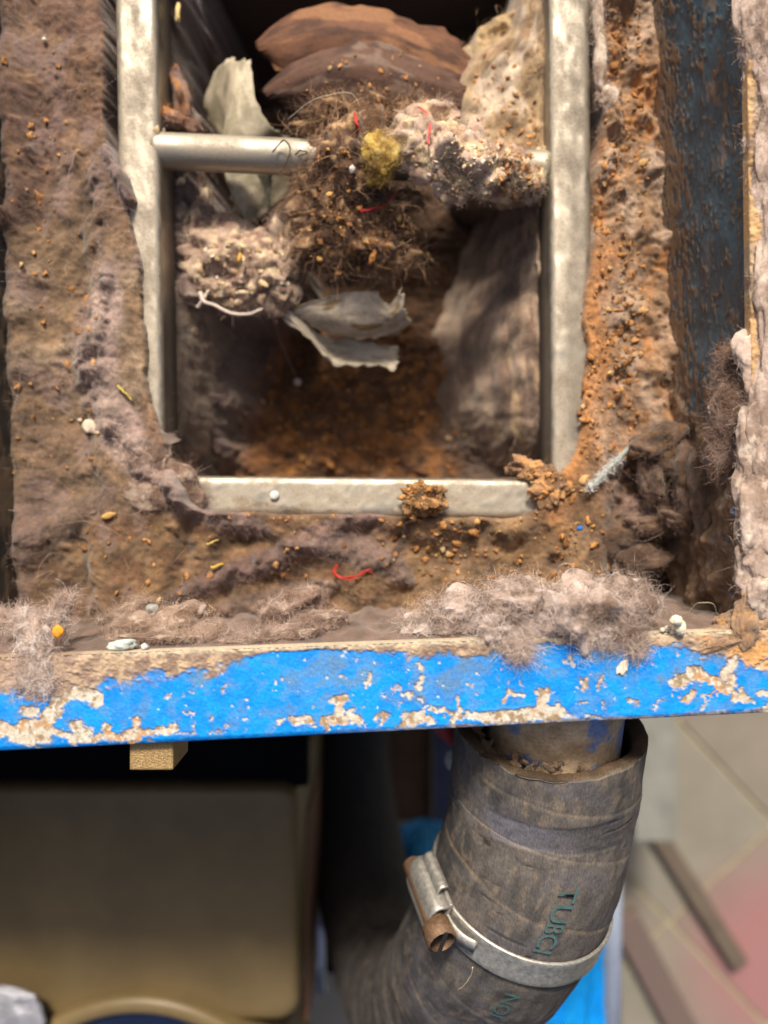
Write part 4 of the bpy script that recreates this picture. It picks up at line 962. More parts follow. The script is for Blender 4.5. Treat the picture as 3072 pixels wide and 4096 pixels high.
lump('seed_husk', 'yellow husk upright in the lint clump below the rod', 'husk', wmm(958, 1030, -75), (0.8, 2.0, 0.8), srgb(214, 160, 70), 14, rot=-5)
lump('seed_husk', 'cream crescent husk at the bottom of the lint clump', 'husk', wmm(968, 1170, -80), (3.2, 1.0, 0.8), srgb(204, 184, 152), 15)
lump('paint_flake', 'small blue paint flake on the brown dust at the right front', 'paint flake', onbed(2300, 2110, 1.2), (1.5, 0.7, 0.3), np.array([0.01, 0.2, 0.7]), 16, 0.2, rot=10)
lump('paint_flake', 'white chalky flake lying on the blue rim at the right', 'paint flake', wmm(2490, 2672, 0.3), (1.7, 2.4, 0.35), srgb(228, 220, 200), 17, 0.5, rot=-25)
lump('dark_seed', 'glassy dark seed embedded in lint behind the rim at the left', 'seed', wmm(592, 2464, -26), (4.4, 1.5, 1.4), srgb(96, 92, 74), 18, 0.12, flat_mat('glossy_seed', srgb(90, 86, 68), 0.15, 0.7), rot=8)
lump('grey_bead', 'translucent grey bead beside the glassy seed', 'bead', wmm(608, 2434, -26), (2.4, 1.7, 1.4), srgb(150, 152, 146), 19, 0.1, rot=0)
lump('foam_lump', 'bluish white foam crumb lying behind the rim at the left', 'foam', wmm(485, 2580, -3), (4.4, 1.9, 2.2), srgb(196, 204, 200), 20, 0.45)
lump('foam_lump', 'smaller white foam crumb beside the bluish one', 'foam', wmm(578, 2588, -2), (1.2, 1.1, 1.1), srgb(206, 210, 206), 22, 0.3)
bl = empty('silicone_blob', tuple(wmm(2712, 2500, 0) * .001)); tag(bl, 'cream silicone blob on the rim by the dark corner', 'blob')
for nm, pp, rr_ in (('bulb', wmm(2706, 2482, 4), (2.0, 1.7, 1.8)), ('foot', wmm(2722, 2510, 2.2), (1.8, 2.6, 2.0))):
    V0, F0 = ICO[4]
    link(nm, make_mesh(nm, (V0 * np.asarray(rr_) * (1 + 0.15 * fbm3(V0 * 1.8, 3, 44))[:, None] + pp) * .001, F0, M_LEAF, np.broadcast_to(srgb(224, 214, 188), V0.shape)), bl)
for q, (u, v, r) in enumerate([(2300, 2520, 1.1), (2322, 2515, 0.9), (2345, 2525, 1.2), (2312, 2545, 1.6), (2350, 2550, 1.3), (2372, 2556, 1.5), (2392, 2558, 1.1), (2330, 2535, 0.8), (2652, 2520, 0.9), (2672, 2512, 1.1), (2690, 2528, 0.9)]):
    lump('white_grain', 'white mineral grain in the row on the rim under the pale lint', 'grain', wmm(u, v, 0.6), (r, r * .9, r * .8), srgb(222, 212, 190), 60 + q, 0.3, sub=2, group='white grains on the rim')
lump('paper_scrap', 'cream coloured paper scrap standing by the upper left frame bar', 'scrap', wmm(710, 50, -78), (1.2, 4.2, 1.0), srgb(226, 200, 140), 81, 0.4)

# ------------------------------------------------------------------ rust crumbs: the largest singly, the rest as one mass
crumb_mat, nt, b = new_mat('rust_crumb')
oi = nt.nodes.new('ShaderNodeObjectInfo')
r = ramp(nt, oi.outputs['Random'], [(0.0, tuple(srgb(118, 84, 54))), (0.4, tuple(srgb(164, 116, 70))), (0.8, tuple(srgb(186, 138, 86))), (1.0, tuple(srgb(196, 168, 124)))])
nn = noise_node(nt, 900, 5, 0.7); r2 = ramp(nt, nn.outputs['Fac'], [(0.3, 0.7), (0.7, 1.25)])
nt.links.new(mul(nt, r.outputs['Color'], r2.outputs['Color']), b.inputs['Base Color'])
b.inputs['Roughness'].default_value = 0.9; b.inputs['Specular IOR Level'].default_value = 0.2
bump(nt, b, nn.outputs['Fac'], 0.6, 0.0005)
crumb_me = []
for k in range(8):
    V0, F0 = ICO[2]
    q = V0 * (1 + 0.8 * fbm3(V0 * 1.7 + k * 3, 3, 70 + k))[:, None] * np.array([1, 0.8, 0.3])
    crumb_me.append((q, F0, make_mesh('rust_crumb', q * .001, F0, crumb_mat, None, True)))
REG = [  # u0, u1, v0, v1, singles, mass, size range mm, place, where
    (2250, 2590, 0, 1000, 46, 420, (0.7, 2.0), 'bed', 'on the tan strip right of the frame'),
    (2210, 2600, 1000, 2000, 60, 620, (0.7, 2.0), 'bed', 'beside the lower right frame bar'),
    (1650, 2450, 2050, 2400, 44, 260, (0.7, 2.2), 'bed', 'on the front floor at the right'),
    (350, 1650, 2060, 2420, 30, 130, (0.6, 1.8), 'bed', 'on the front floor at the left'),
    (60, 420, 100, 2000, 30, 110, (0.6, 1.9), 'bed', 'on the lint of the left strip'),
    (1000, 1900, 1400, 1880, 40, 330, (0.8, 2.4), 'sump', 'on the bottom of the sump'),
    (700, 2100, 150, 1000, 0, 90, (0.8, 2.0), 'sump', ''),
]
mass = {'bed': Bag(), 'sump': Bag()}
cpal = np.array([srgb(132, 94, 60), srgb(172, 120, 70), srgb(186, 136, 84), srgb(156, 128, 92)])
def eul(r): 
    return np.array(Matrix.Rotation(r.random() * 6.28, 3, 'Z') @ Matrix.Rotation(r.normal() * 0.5, 3, 'X'))
for ri, (u0, u1, v0, v1, ns, nm_, sr, place, where) in enumerate(REG):
    r = np.random.default_rng(900 + ri); made = 0; tries = 0
    cl = np.stack([r.uniform(u0, u1, 14), r.uniform(v0, v1, 14)], 1)
    while made < ns + nm_ and tries < 9000:
        tries += 1
        if r.random() < 0.6:
            cpt = cl[r.integers(14)]; u, v = cpt + r.normal(size=2) * np.array([45, 70])
        else:
            u, v = r.uniform(u0, u1), r.uniform(v0, v1)
        if not (u0 <= u <= u1 and v0 <= v <= v1): continue
        if place == 'bed':
            i = int((v - BEDV[0]) / 6); j = int((u - BEDU[0]) / 6)
            if BEDM[i, j] > 0.2 or u > wall_r_base(v) - 20: continue
            p = bed_at(u, v, 0.3)
        else:
            p = sump_at(u, v, 0.4)
        single = made < ns
        s = sr[0] + 0.3 + (sr[1] - sr[0]) * r.random() ** 2 if single else sr[0] * 0.28 + (sr[1] - sr[0]) * 0.55 * r.random() ** 3
        k = r.integers(8)
        if single:
            o = link('rust_crumb', crumb_me[k][2]); o.location = p; o.scale = (s, s * r.uniform(.7, 1.1), s)
            o.rotation_euler = (r.normal() * .4, r.normal() * .4, r.random() * 6.28)
            tag(o, 'orange brown rust crumb ' + where, 'crumb', 'rust crumbs ' + where)
        else:
            q = crumb_me[k][0] @ (eul(r).T) * s * .001 + p
            mass[place].add(q, crumb_me[k][1], cpal[r.integers(4)] * r.uniform(.75, 1.15))
        made += 1
m1 = mass['bed'].build('fine_crumbs', M_CRUMB, None); tag(m1, 'fine orange rust crumbs strewn over the lint of the trough', 'crumbs', kind='stuff')
m2 = mass['sump'].build('fine_crumbs', M_CRUMB, None); tag(m2, 'fine rust crumbs strewn over the bottom of the sump', 'crumbs', kind='stuff')
# crumbs clinging to the dust mass, the nest and the leaves, dropped on to their surface
bpy.context.view_layer.update()
DG = bpy.context.evaluated_depsgraph_get()
def drop(u, v):
    d = Vector(W(u, v, -100.0)) - cam.location; d.normalize()
    ok, p, nn_, _, o_, _ = SC.ray_cast(DG, cam.location, d)
    return (np.array(p), o_.name.split('.')[0]) if ok else (None, None)
r = np.random.default_rng(77); bag = Bag()
TANS = cpal; CRE = np.array([srgb(206, 186, 150), srgb(188, 160, 118), srgb(170, 140, 110), srgb(214, 200, 180)]); BRN = np.array([srgb(120, 84, 52), srgb(168, 120, 70), srgb(92, 66, 46), srgb(190, 146, 88)])
for (cu, cv, su, sv, n, sr, pal) in ((2070, 700, 95, 100, 170, (.4, 1.5), TANS), (2040, 420, 150, 260, 120, (.35, 1.4), TANS), (1420, 960, 220, 170, 260, (.35, 1.6), BRN), (1330, 740, 150, 160, 130, (.3, 1.2), BRN), (1480, 300, 380, 130, 34, (.4, 1.3), TANS),
                                (960, 1090, 210, 130, 150, (.35, 1.5), CRE), (1900, 680, 190, 110, 230, (.35, 1.4), CRE), (1740, 600, 120, 100, 60, (.3, 1.0), CRE), (1690, 1990, 80, 65, 60, (.3, 1.3), TANS), (2190, 1940, 110, 80, 90, (.3, 1.3), TANS), (1400, 2060, 600, 30, 40, (.3, 1.0), TANS)):
    for _ in range(n):
        a, q = r.random() * 6.283, math.sqrt(r.random()); u, v = cu + su * q * math.cos(a), cv + sv * q * math.sin(a)
        p, nm = drop(u, v)
        if p is None or nm in ('frame_bar', 'cross_rod', 'dry_leaf', 'sump_sediment', 'yellow_fluff'): continue
        k = r.integers(8); s_ = sr[0] + (sr[1] - sr[0]) * r.random() ** 2.5
        bag.add(crumb_me[k][0] @ (eul(r).T) * s_ * .001 + p, crumb_me[k][1], pal[r.integers(4)] * r.uniform(.8, 1.15))
m3 = bag.build('fine_crumbs', M_CRUMB); tag(m3, 'tan crumbs and husk bits clinging to the nest and lint inside the frame', 'crumbs', kind='stuff')
# ------------------------------------------------------------------ rubber hose
HC = np.array([wmm(*q) for q in [(2196, 2885, -46), (2172, 3150, -55), (2125, 3400, -60), (2040, 3620, -70), (1905, 3840, -97), (1770, 3990, -142), (1650, 4010, -200), (1555, 3850, -262), (1462, 3560, -330), (1405, 3200, -398), (1392, 2860, -445), (1392, 2600, -455)]])
hp = catmull(HC, 900)
sl = np.concatenate([[0], np.cumsum(np.linalg.norm(np.diff(hp, axis=0), axis=1))])
def resample(s): return np.stack([np.interp(s, sl, hp[:, k]) for k in range(3)], 1)
HR = 35.9
sg = np.concatenate([np.linspace(0, 260, 420, endpoint=False), np.linspace(260, sl[-1] - 1, 130)])
HP = resample(sg); HT = np.gradient(HP, axis=0) / np.gradient(sg)[:, None]; HT /= np.linalg.norm(HT, axis=1)[:, None]
CAMP = np.array([0, 0, H])
E1 = (CAMP - HP); E1 -= HT * (E1 * HT).sum(1)[:, None]; E1 /= np.linalg.norm(E1, axis=1)[:, None]
for k in range(1, len(E1)):                       # keep the frame from flipping in the far leg
    if sg[k] > 200:
        n = E1[k - 1] - HT[k] * E1[k - 1].dot(HT[k]); E1[k] = n / np.linalg.norm(n)
E2 = np.cross(HT, E1)
def hose_pt(s, phi, r, a=0.0):
    i = np.searchsorted(sg, s).clip(0, len(sg) - 1)
    P = resample(np.atleast_1d(s))
    return P + np.asarray(r)[..., None] * (np.cos(phi)[..., None] * E1[i] + np.sin(phi)[..., None] * E2[i]) if np.ndim(s) else None
NS = 200
ph = np.linspace(0, 2 * math.pi, NS, endpoint=False) + math.pi
SG, PH = np.meshgrid(sg, ph, indexing='ij')
arc = np.mod(PH, 2 * math.pi); arc = np.where(arc > math.pi, arc - 2 * math.pi, arc) * HR      # mm round from the camera side
rel = 0.5 * fbm(arc / 22, SG / 22, 3, 501) + 0.15 * fbm(arc / 5, SG / 5, 3, 505)
hel = np.mod(SG + arc * 0.16 + 0.9 * fbm(arc / 30, SG / 60, 2, 507), 23.0)
seam = np.exp(-((hel - 12) / 0.5) ** 2); rel += 0.2 * sst(11, 12.5, hel) * sst(23, 16, hel) - 0.3 * seam
crk = ridged(arc / 30 + 3, SG / 5.5, 2, 511); crack = sst(0.76, 0.9, crk) * sst(-0.05, 0.3, fbm(arc / 30, SG / 14, 3, 515)); rel -= 0.35 * crack
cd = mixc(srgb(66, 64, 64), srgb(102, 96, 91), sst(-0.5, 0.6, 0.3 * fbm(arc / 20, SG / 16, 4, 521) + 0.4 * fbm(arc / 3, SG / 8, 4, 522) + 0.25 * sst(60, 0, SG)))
cd = mixc(cd, srgb(88, 88, 98), sst(0.2, 0.6, fbm(arc / 14 + 5, SG / 9, 3, 525)) * 0.35)
cd = mixc(cd, srgb(136, 120, 100), sst(0.25, 0.9, fbm(arc / 2.4, SG / 5, 4, 529)) * 0.4)
band_patch = sst(2, 0, np.abs(SG - 27 - arc * 0.03) - 6.5) * sst(6, 0, np.abs(arc + 2 + 0.4 * SG - 6) - 22)
cd = mixc(cd, mixc(srgb(104, 104, 114), srgb(74, 73, 76), sst(5, -20, arc)), band_patch * 0.7); rel -= 0.3 * band_patch
cd = mixc(cd, srgb(176, 148, 108), seam * 0.2 * (0.5 + fbm(arc / 14, SG / 14, 3, 531)))
cd = mixc(cd, srgb(40, 34, 30), crack * 0.85)
cd = mixc(cd, srgb(42, 41, 43), sst(290, 390, SG) * 0.9)  # far leg darkened in colour to stand in for the trough's shade
Rr = HR + rel
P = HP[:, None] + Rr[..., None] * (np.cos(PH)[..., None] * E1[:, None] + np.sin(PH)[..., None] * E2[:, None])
lip = 1.2 * fbm(np.cos(ph) * 3 + 4, np.sin(ph) * 3, 3, 541)          # ragged cut end
rows = []; rc = []
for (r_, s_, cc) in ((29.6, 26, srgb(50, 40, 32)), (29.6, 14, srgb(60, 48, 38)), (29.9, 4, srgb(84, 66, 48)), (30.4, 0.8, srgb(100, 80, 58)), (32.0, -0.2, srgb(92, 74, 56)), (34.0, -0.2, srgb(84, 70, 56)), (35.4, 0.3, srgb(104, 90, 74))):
    rr2 = r_ + 0.6 * fbm(np.cos(ph) * 4 + r_, np.sin(ph) * 4, 3, 545)
    base = HP[0] + (s_ + lip)[:, None] * HT[0]
    rows.append(base + rr2[:, None] * (np.cos(ph)[:, None] * E1[0] + np.sin(ph)[:, None] * E2[0]))
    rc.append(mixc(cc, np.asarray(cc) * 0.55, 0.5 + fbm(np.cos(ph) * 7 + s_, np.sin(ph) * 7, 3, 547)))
w0 = sst(6, 0, sg)[:, None, None]
P = P + w0 * (lip[None, :, None] * HT[0])
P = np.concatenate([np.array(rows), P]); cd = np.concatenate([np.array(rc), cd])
hose = empty('rubber_hose', tuple(HP[0] * .001)); tag(hose, 'thick dusty cracked rubber hose bending away under the trough', 'hose')
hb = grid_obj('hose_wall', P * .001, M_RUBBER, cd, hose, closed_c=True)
hb.data.flip_normals()

# the pipe stub it is pushed on to belongs to the trough
n0 = -HT[0]
pp = np.array([HP[0] - n0 * 30, HP[0] - n0 * 10, HP[0] + n0 * 10, HP[0] + n0 * 26, HP[0] + n0 * 40])
pp = catmull(pp, 60) + np.array([2.0, 0, 0]) - E1[0] * 3.4
V, F = tube_arrays(pp * .001, 0.0255, 72)
q = V * 1000
blue_p = sst(0.1, 0.35, fbm(q[:, 0] / 9, q[:, 1] / 7, 3, 551) + 0.35 * sst(60, 75, q[:, 0]) - 0.3)
cc = mixc(mixc(srgb(218, 190, 154), srgb(178, 148, 112), 0.5 + fbm(q[:, 0] / 6, q[:, 1] / 6, 4, 553)), srgb(110, 140, 196), blue_p * 0.9)
link('outlet_pipe', make_mesh('outlet_pipe', V, F, M_LINT, cc), trough)
r_ = np.random.default_rng(5)
bag = Bag()
for k in range(70):
    a = math.radians(r_.uniform(-30, 75)); rad = r_.uniform(26.5, 30.5); s_ = r_.uniform(-1, 7)
    p0 = HP[0] + HT[0] * s_ + rad * (math.cos(a) * E1[0] + math.sin(a) * E2[0])
    V0, F0 = ICO[3]
    bag.add(((V0 * (1 + 0.45 * fbm3(V0 * 2 + k, 3, 60 + k))[:, None] * np.array([2.4, 1.1, 1.2]) * r_.uniform(.4, 1.1)) @ eul(r_).T + p0) * .001, F0, mixc(srgb(118, 92, 66), srgb(70, 54, 40), np.array(r_.random())))
dp = bag.build('dirt_plug', M_LINT); tag(dp, 'crumbling brown dirt packed between the hose mouth and the pipe', 'dirt', kind='stuff')

# faded teal print on the hose, read along it
ink = flat_mat('faded_teal_print', tuple(srgb(76, 104, 106)), 0.8, 0.2, 0, 1600, (0.55, 1.3), 0.2)
def hose_text(body, s0, length, phi0, height):
    cu = bpy.data.curves.new('print', 'FONT'); cu.body = body; cu.size = 1.0; cu.resolution_u = 4; cu.offset = 0.008
    tmp = bpy.data.objects.new('print', cu); COL.objects.link(tmp)
    dg = bpy.context.evaluated_depsgraph_get(); me = bpy.data.meshes.new_from_object(tmp.evaluated_get(dg))
    bpy.data.objects.remove(tmp)
    co = np.array([v.co[:] for v in me.vertices]); w = co[:, 0].max(); hgt = co[:, 1].max()
    s = s0 + co[:, 0] / w * length
    phi = phi0 - (co[:, 1] / hgt - 0.5) * height / HR
    sl_ = np.interp(s, sg, np.arange(len(sg))).round().astype(int)
    base = resample(s)
    X = base + (HR + 1.25) * (np.cos(phi)[:, None] * E1[sl_] + np.sin(phi)[:, None] * E2[sl_])
    me.vertices.foreach_set('co', (X * .001).astype(np.float32).ravel()); me.update()
    me.materials.append(ink)
    o = link('printed_lettering', me, hose); return o
def s_of(u, v):
    q = hp; k = S * (H - q[:, 2]) / H
    d = np.hypot(q[:, 0] / k + 1536 - u, -q[:, 1] / k + 2048 - v); return sl[d[:600].argmin()]
SCL = s_of(2065, 3550)
hose_text('TUBCI', SCL - 30, 23, math.radians(-24), 6.6)
hose_text('NOI', SCL + 9, 15, math.radians(-24), 5.6)

# ------------------------------------------------------------------ worm-drive clamp
steelM = flat_mat('worn_zinc_steel', (0.50, 0.48, 0.44), 0.45, 0.5, 0.7, 500, (0.55, 1.25), 0.25, 0.0004)
brownM = flat_mat('rusty_screw', tuple(srgb(110, 86, 66)), 0.6, 0.4, 0.3, 700, (0.6, 1.4), 0.4, 0.0006)
ic = int(np.searchsorted(sg, SCL)); C0, T0, A1, A2 = HP[ic], HT[ic], E1[ic], E2[ic]
def ring(phi, r, a): return C0 + np.asarray(r)[..., None] * (np.cos(phi)[..., None] * A1 + np.sin(phi)[..., None] * A2) + np.asarray(a)[..., None] * T0
clampo = empty('hose_clamp', tuple(C0 * .001)); tag(clampo, 'silver worm drive clamp tightened around the rubber hose', 'hose clamp')
ph2 = np.linspace(0, 2 * math.pi, 180, endpoint=False)
prof = [(36.2, -6.0), (37.2, -6.3), (37.5, -5.6), (37.3, -3.6), (37.3, 0), (37.3, 3.6), (37.5, 5.6), (37.2, 6.3), (36.2, 6.0)]
B = np.stack([ring(ph2, np.full(180, r_), np.full(180, a_)) for r_, a_ in prof]) * .001
grid_obj('clamp_band', B, steelM, None, clampo, closed_c=True).data.flip_normals()
pc = math.radians(46)
er = math.cos(pc) * A1 + math.sin(pc) * A2; et = math.sin(pc) * A1 - math.cos(pc) * A2      # et runs down to the front
K = C0 + er * 37.6
def loc(t, a, r): return (K + 0.98 * np.asarray(t)[..., None] * et + 1.05 * np.asarray(a)[..., None] * T0 + 1.0 * np.asarray(r)[..., None] * er)
# housing: an arched cover over the worm screw
nt_, na_ = 30, 28
tt_ = np.linspace(-13, 12, nt_); th = np.linspace(0, math.pi, na_)
X = []
for t_ in tt_:
    k = 1 - 0.12 * (abs(t_) / 13) ** 6
    a_ = -7.4 * np.cos(th) * k; r_h = 0.2 + 7.0 * np.sin(th) ** 0.42 * k
    X.append(loc(np.full(na_, t_), a_, r_h))
X = np.array(X)
ho = grid_obj('screw_housing', X * .001, steelM, None, clampo)
m = ho.modifiers.new('thickness', 'SOLIDIFY'); m.thickness = 0.0009; m.offset = 0
# rolled flange beside the cover and a stamped ring on it
tf = np.linspace(-10, 7, 16); tq = np.linspace(0, math.pi, 10)
X2 = np.array([loc(np.full(10, t_), -9.6 - 2.4 * np.cos(tq), 0.4 + 3.4 * np.sin(tq) ** 0.6) for t_ in tf])
fl = grid_obj('flange', X2 * .001, steelM, None, clampo); m = fl.modifiers.new('thickness', 'SOLIDIFY'); m.thickness = 0.0007; m.offset = 0
ra = np.linspace(0, 2 * math.pi, 25)
tube_obj('stamped_ring', loc(-1 + 1.5 * np.cos(ra), 1 + 1.5 * np.sin(ra), np.full(25, 7.3)) * .001, 0.00025, steelM, clampo, 6)
# side saddle strip, lock tongue under the housing
V = loc(np.array([-12, 12, 12, -12, -12, 12, 12, -12.]), np.array([-8.8, -8.8, 8.8, 8.8] * 2), np.array([-0.9] * 4 + [0.5] * 4))
bevel(link('saddle', make_mesh('saddle', V * .001, box_arrays((0, 0, 0), (1, 1, 1))[1], steelM, None, False), clampo), 0.0004)
def cyl_local(name, t0, t1, rad, mat, sides=24, rc=4.0, ac=0.0, slot=False, parent=clampo):
    tv = np.array([t0, t0 + 0.3, t1 - 0.5, t1]); a = np.linspace(0, 2 * math.pi, sides, endpoint=False)
    Q = np.array([loc(np.full(sides, t_), ac + np.cos(a) * r_, rc + np.sin(a) * r_) for t_, r_ in zip(tv, (rad * .92, rad, rad, rad * .86))])
    V = Q.reshape(-1, 3); F = grid_faces(4, sides, True)
    c1 = loc(np.array([t1]), np.array([ac]), np.array([rc])); c0 = loc(np.array([t0]), np.array([ac]), np.array([rc]))
    n = len(V); V = np.concatenate([V, c0, c1]); j = np.arange(sides); o_ = 3 * sides
    T3 = np.concatenate([F[:, [0, 1, 2]], F[:, [0, 2, 3]], np.stack([np.full(sides, n), (j + 1) % sides, j], 1), np.stack([np.full(sides, n + 1), o_ + j, o_ + (j + 1) % sides], 1)])
    return link(name, make_mesh(name, V * .001, T3, mat), parent)
cyl_local('worm_screw', -16, 13, 3.9, brownM, 20)
head = cyl_local('screw_head', 12.6, 20, 5.6, brownM, 12)
V = loc(np.array([19.4, 20.3, 20.3, 19.4] * 2), np.array([-5] * 4 + [5] * 4, float), np.array([3.2, 3.2, 4.8, 4.8] * 2))
link('slot', make_mesh('slot', V * .001, np.array([[0, 1, 2, 3], [7, 6, 5, 4], [0, 4, 5, 1], [1, 5, 6, 2], [2, 6, 7, 3], [3, 7, 4, 0]]), M_DARK, None, False), head)
# free end of the band with its threads cut through
for k in range(9):
    t_ = -9 + 2.0 * k
    V = loc(np.array([t_, t_ + 0.8, t_ + 1.6, t_ + 0.8, t_, t_ + 0.8, t_ + 1.6, t_ + 0.8]), np.array([6.2, 6.2, 7.6, 7.6] * 2), np.array([4.2, 4.2, 3.0, 3.0, 5.0, 5.0, 3.8, 3.8]))
    link('thread_notch', make_mesh('thread_notch', V * .001, box_arrays((0, 0, 0), (1, 1, 1))[1], steelM, None, False), clampo)
pt = np.array([ring(np.array([pc - math.radians(a_)]), np.array([r_]), np.array([-4.2]))[0] for a_, r_ in ((14, 38.4), (22, 39.4), (30, 39.6), (38, 38.2))])
lo_, hi_ = catmull(pt, 14), catmull(pt, 14) + T0 * 5.5
sh = grid_obj('band_tongue', np.stack([lo_, hi_], 1) * .001, steelM, None, clampo)
m = sh.modifiers.new('thickness', 'SOLIDIFY'); m.thickness = 0.0008
thread('fibre_wisp', 'pale wisp of fibre hanging from the clamp screw', [[tuple(q) for q in ((1890, 3870, -10), (1880, 3910, -14), (1850, 3950, -20), (1830, 3960, -24))]], 0.22, srgb(196, 176, 140), 'fibre')

# ------------------------------------------------------------------ bracket block under the rim
ba, bb = wmm(517, 2930, -4.6), wmm(692, 3082, -4.6)
V, F = box_arrays((ba[0] * .001, bb[1] * .001, -0.024), (bb[0] * .001, ba[1] * .001, -0.0046))
br = link('bracket', make_mesh('bracket', V, F, flat_mat('gritty_bronze_steel', tuple(srgb(170, 142, 98)), 0.5, 0.5, 0.45, 1800, (0.45, 1.5), 0.8, 0.0006), None, False), trough); bevel(br, 0.0006)
tag(br, 'gritty bronze coloured bracket block showing below the rim')

# ------------------------------------------------------------------ what shows below the trough
def plate(name, u0, v0, u1, v1, z, th, mat, label, cat, kind=None, parent=None, bev=0.002):
    a, b = wmm(u0, v1, z), wmm(u1, v0, z)
    V, F = box_arrays((a[0] * .001, a[1] * .001, (z - th) * .001), (b[0] * .001, b[1] * .001, z * .001))
    o = link(name, make_mesh(name, V, F, mat, None, False), parent); bevel(o, bev)
    return tag(o, label, cat, None, kind)
navy = flat_mat('shade_near_black', (0.003, 0.003, 0.005), 0.8, 0.1, 0, 20, (0.7, 1.3), 0.05)  # near black colour standing in for the dark under the trough
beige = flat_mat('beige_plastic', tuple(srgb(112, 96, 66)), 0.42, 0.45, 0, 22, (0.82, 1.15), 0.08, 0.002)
plate('shade_base', -2600, 1500, 1545, 3900, -480, 20, navy, 'near black plate standing in for the shade under the trough', 'base', 'structure')  # dark sheet laid where there is only deep shade

slab('sun_block_panel', -620, 128, -80, -76, -690, -89, navy, trough)  # added panel hidden behind the rim, blocks sun from under the trough
plate('shade_slab', -2600, 1500, 1232, 3150, -232, 12, navy, 'near black shelf under the trough above the pump housing', 'shade_slab')  # added dark slab covering the housing's far side, in place of shade
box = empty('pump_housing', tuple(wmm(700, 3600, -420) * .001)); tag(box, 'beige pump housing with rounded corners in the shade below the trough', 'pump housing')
x0, x1 = -330.0, -52.0; y1, y0 = -168.0, -312.0; rc = 13.0
ol = []
for cx, cy, a0 in ((x1 - rc, y1 - rc, 0), (x0 + rc, y1 - rc, 90), (x0 + rc, y0 + rc, 180), (x1 - rc, y0 + rc, 270)):
    for q in np.linspace(0, 90, 9): ol.append((cx + rc * math.cos(math.radians(a0 + q)), cy + rc * math.sin(math.radians(a0 + q))))
ol = np.array(ol); ctr = ol.mean(0)
lev = [(0.0, -400), (0.0, -226), (-1.2, -222.5), (-4, -220.6), (-9, -220), (-40, -219.5)]
Q = []
for ins, z in lev:
    d = ol - ctr; k = 1 + ins / np.abs(d).max(0)
    Q.append(np.concatenate([ctr + d * k, np.full((len(ol), 1), z)], 1))
Q = np.array(Q); V = np.concatenate([Q.reshape(-1, 3), [[*ctr, -219.5]]]); n = len(ol); F = grid_faces(len(lev), n, True)[:, ::-1]
j = np.arange(n); F3 = np.concatenate([F[:, [0, 1, 2]], F[:, [0, 2, 3]], np.stack([np.full(n, len(V) - 1), (len(lev) - 1) * n + j, (len(lev) - 1) * n + (j + 1) % n], 1)])
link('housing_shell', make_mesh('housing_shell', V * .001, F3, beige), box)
dc = wmm(550, 4638, -212); a = np.linspace(0, 2 * math.pi, 96, endpoint=False)
ringp = [(98, -300), (98, -213), (97, -210), (94, -209), (90, -209), (88, -211), (88, -216)]
Q = np.array([np.stack([dc[0] + r_ * np.cos(a), dc[1] + r_ * np.sin(a), np.full(96, z)], 1) for r_, z in ringp])
grid_obj('port_collar', Q * .001, beige, None, box, closed_c=True)
V = np.concatenate([np.stack([dc[0] + 87.9 * np.cos(a), dc[1] + 87.9 * np.sin(a), np.full(96, -214.0)], 1), [[dc[0], dc[1], -210.0]]])
jj = np.arange(96)
link('port_cover', make_mesh('port_cover', V * .001, np.stack([np.full(96, 96), jj, (jj + 1) % 96], 1), flat_mat('navy_cover', (0.006, 0.012, 0.04), 0.4, 0.4), None), box)
plate('housing_edge', 1202, 3250, 1238, 4090, -262, 90, flat_mat('brown_edge', tuple(srgb(120, 88, 66)), 0.6), None, None, None, box)
foil = lump('crumpled_foil', 'silver crumpled foil lying left of the round port', 'foil', wmm(-20, 4095, -205), (30, 22, 5), srgb(206, 204, 206), 301, 0.16, flat_mat('foil', (0.36, 0.37, 0.42), 0.4, 0.5, 0.5, 120, (0.7, 1.2), 0.8, 0.003), 5)
tube_obj('chrome_tube', np.array([wmm(1262, 3560, -330), wmm(1275, 3760, -335), wmm(1282, 3960, -340)]) * .001, 0.0046, flat_mat('bluish_chrome', (0.5, 0.56, 0.72), 0.3, 0.5, 0.7)); tag(bpy.data.objects['chrome_tube'], 'thin bluish chrome tube between the pump housing and the hose', 'tube')
plate('brown_board', 1548, 2700, 1730, 3290, -520, 12, flat_mat('brown_board', tuple(srgb(92, 70, 52)), 0.8, 0.2, 0, 60), 'dull brown board behind the hose under the trough', 'board')
plate('slate_strip', 1736, 2700, 1840, 3460, -500, 10, flat_mat('slate_strip', tuple(srgb(60, 62, 84)), 0.7, 0.2, 0, 60), 'dark slate blue upright strip behind the hose', 'strip')
tube_obj('red_cable', np.array([wmm(1740, 2860, -90), wmm(1790, 2930, -92), wmm(1850, 2975, -95)]) * .001, 0.0042, flat_mat('red_rubber', tuple(srgb(160, 60, 64)), 0.6)); tag(bpy.data.objects['red_cable'], 'red cable just showing left of the hose mouth', 'cable')
lump('white_plug', 'small pale plug at the left edge of the hose', 'plug', wmm(1808, 3040, -110), (3.2, 5.0, 3.0), srgb(180, 182, 180), 305, 0.1, sub=4)

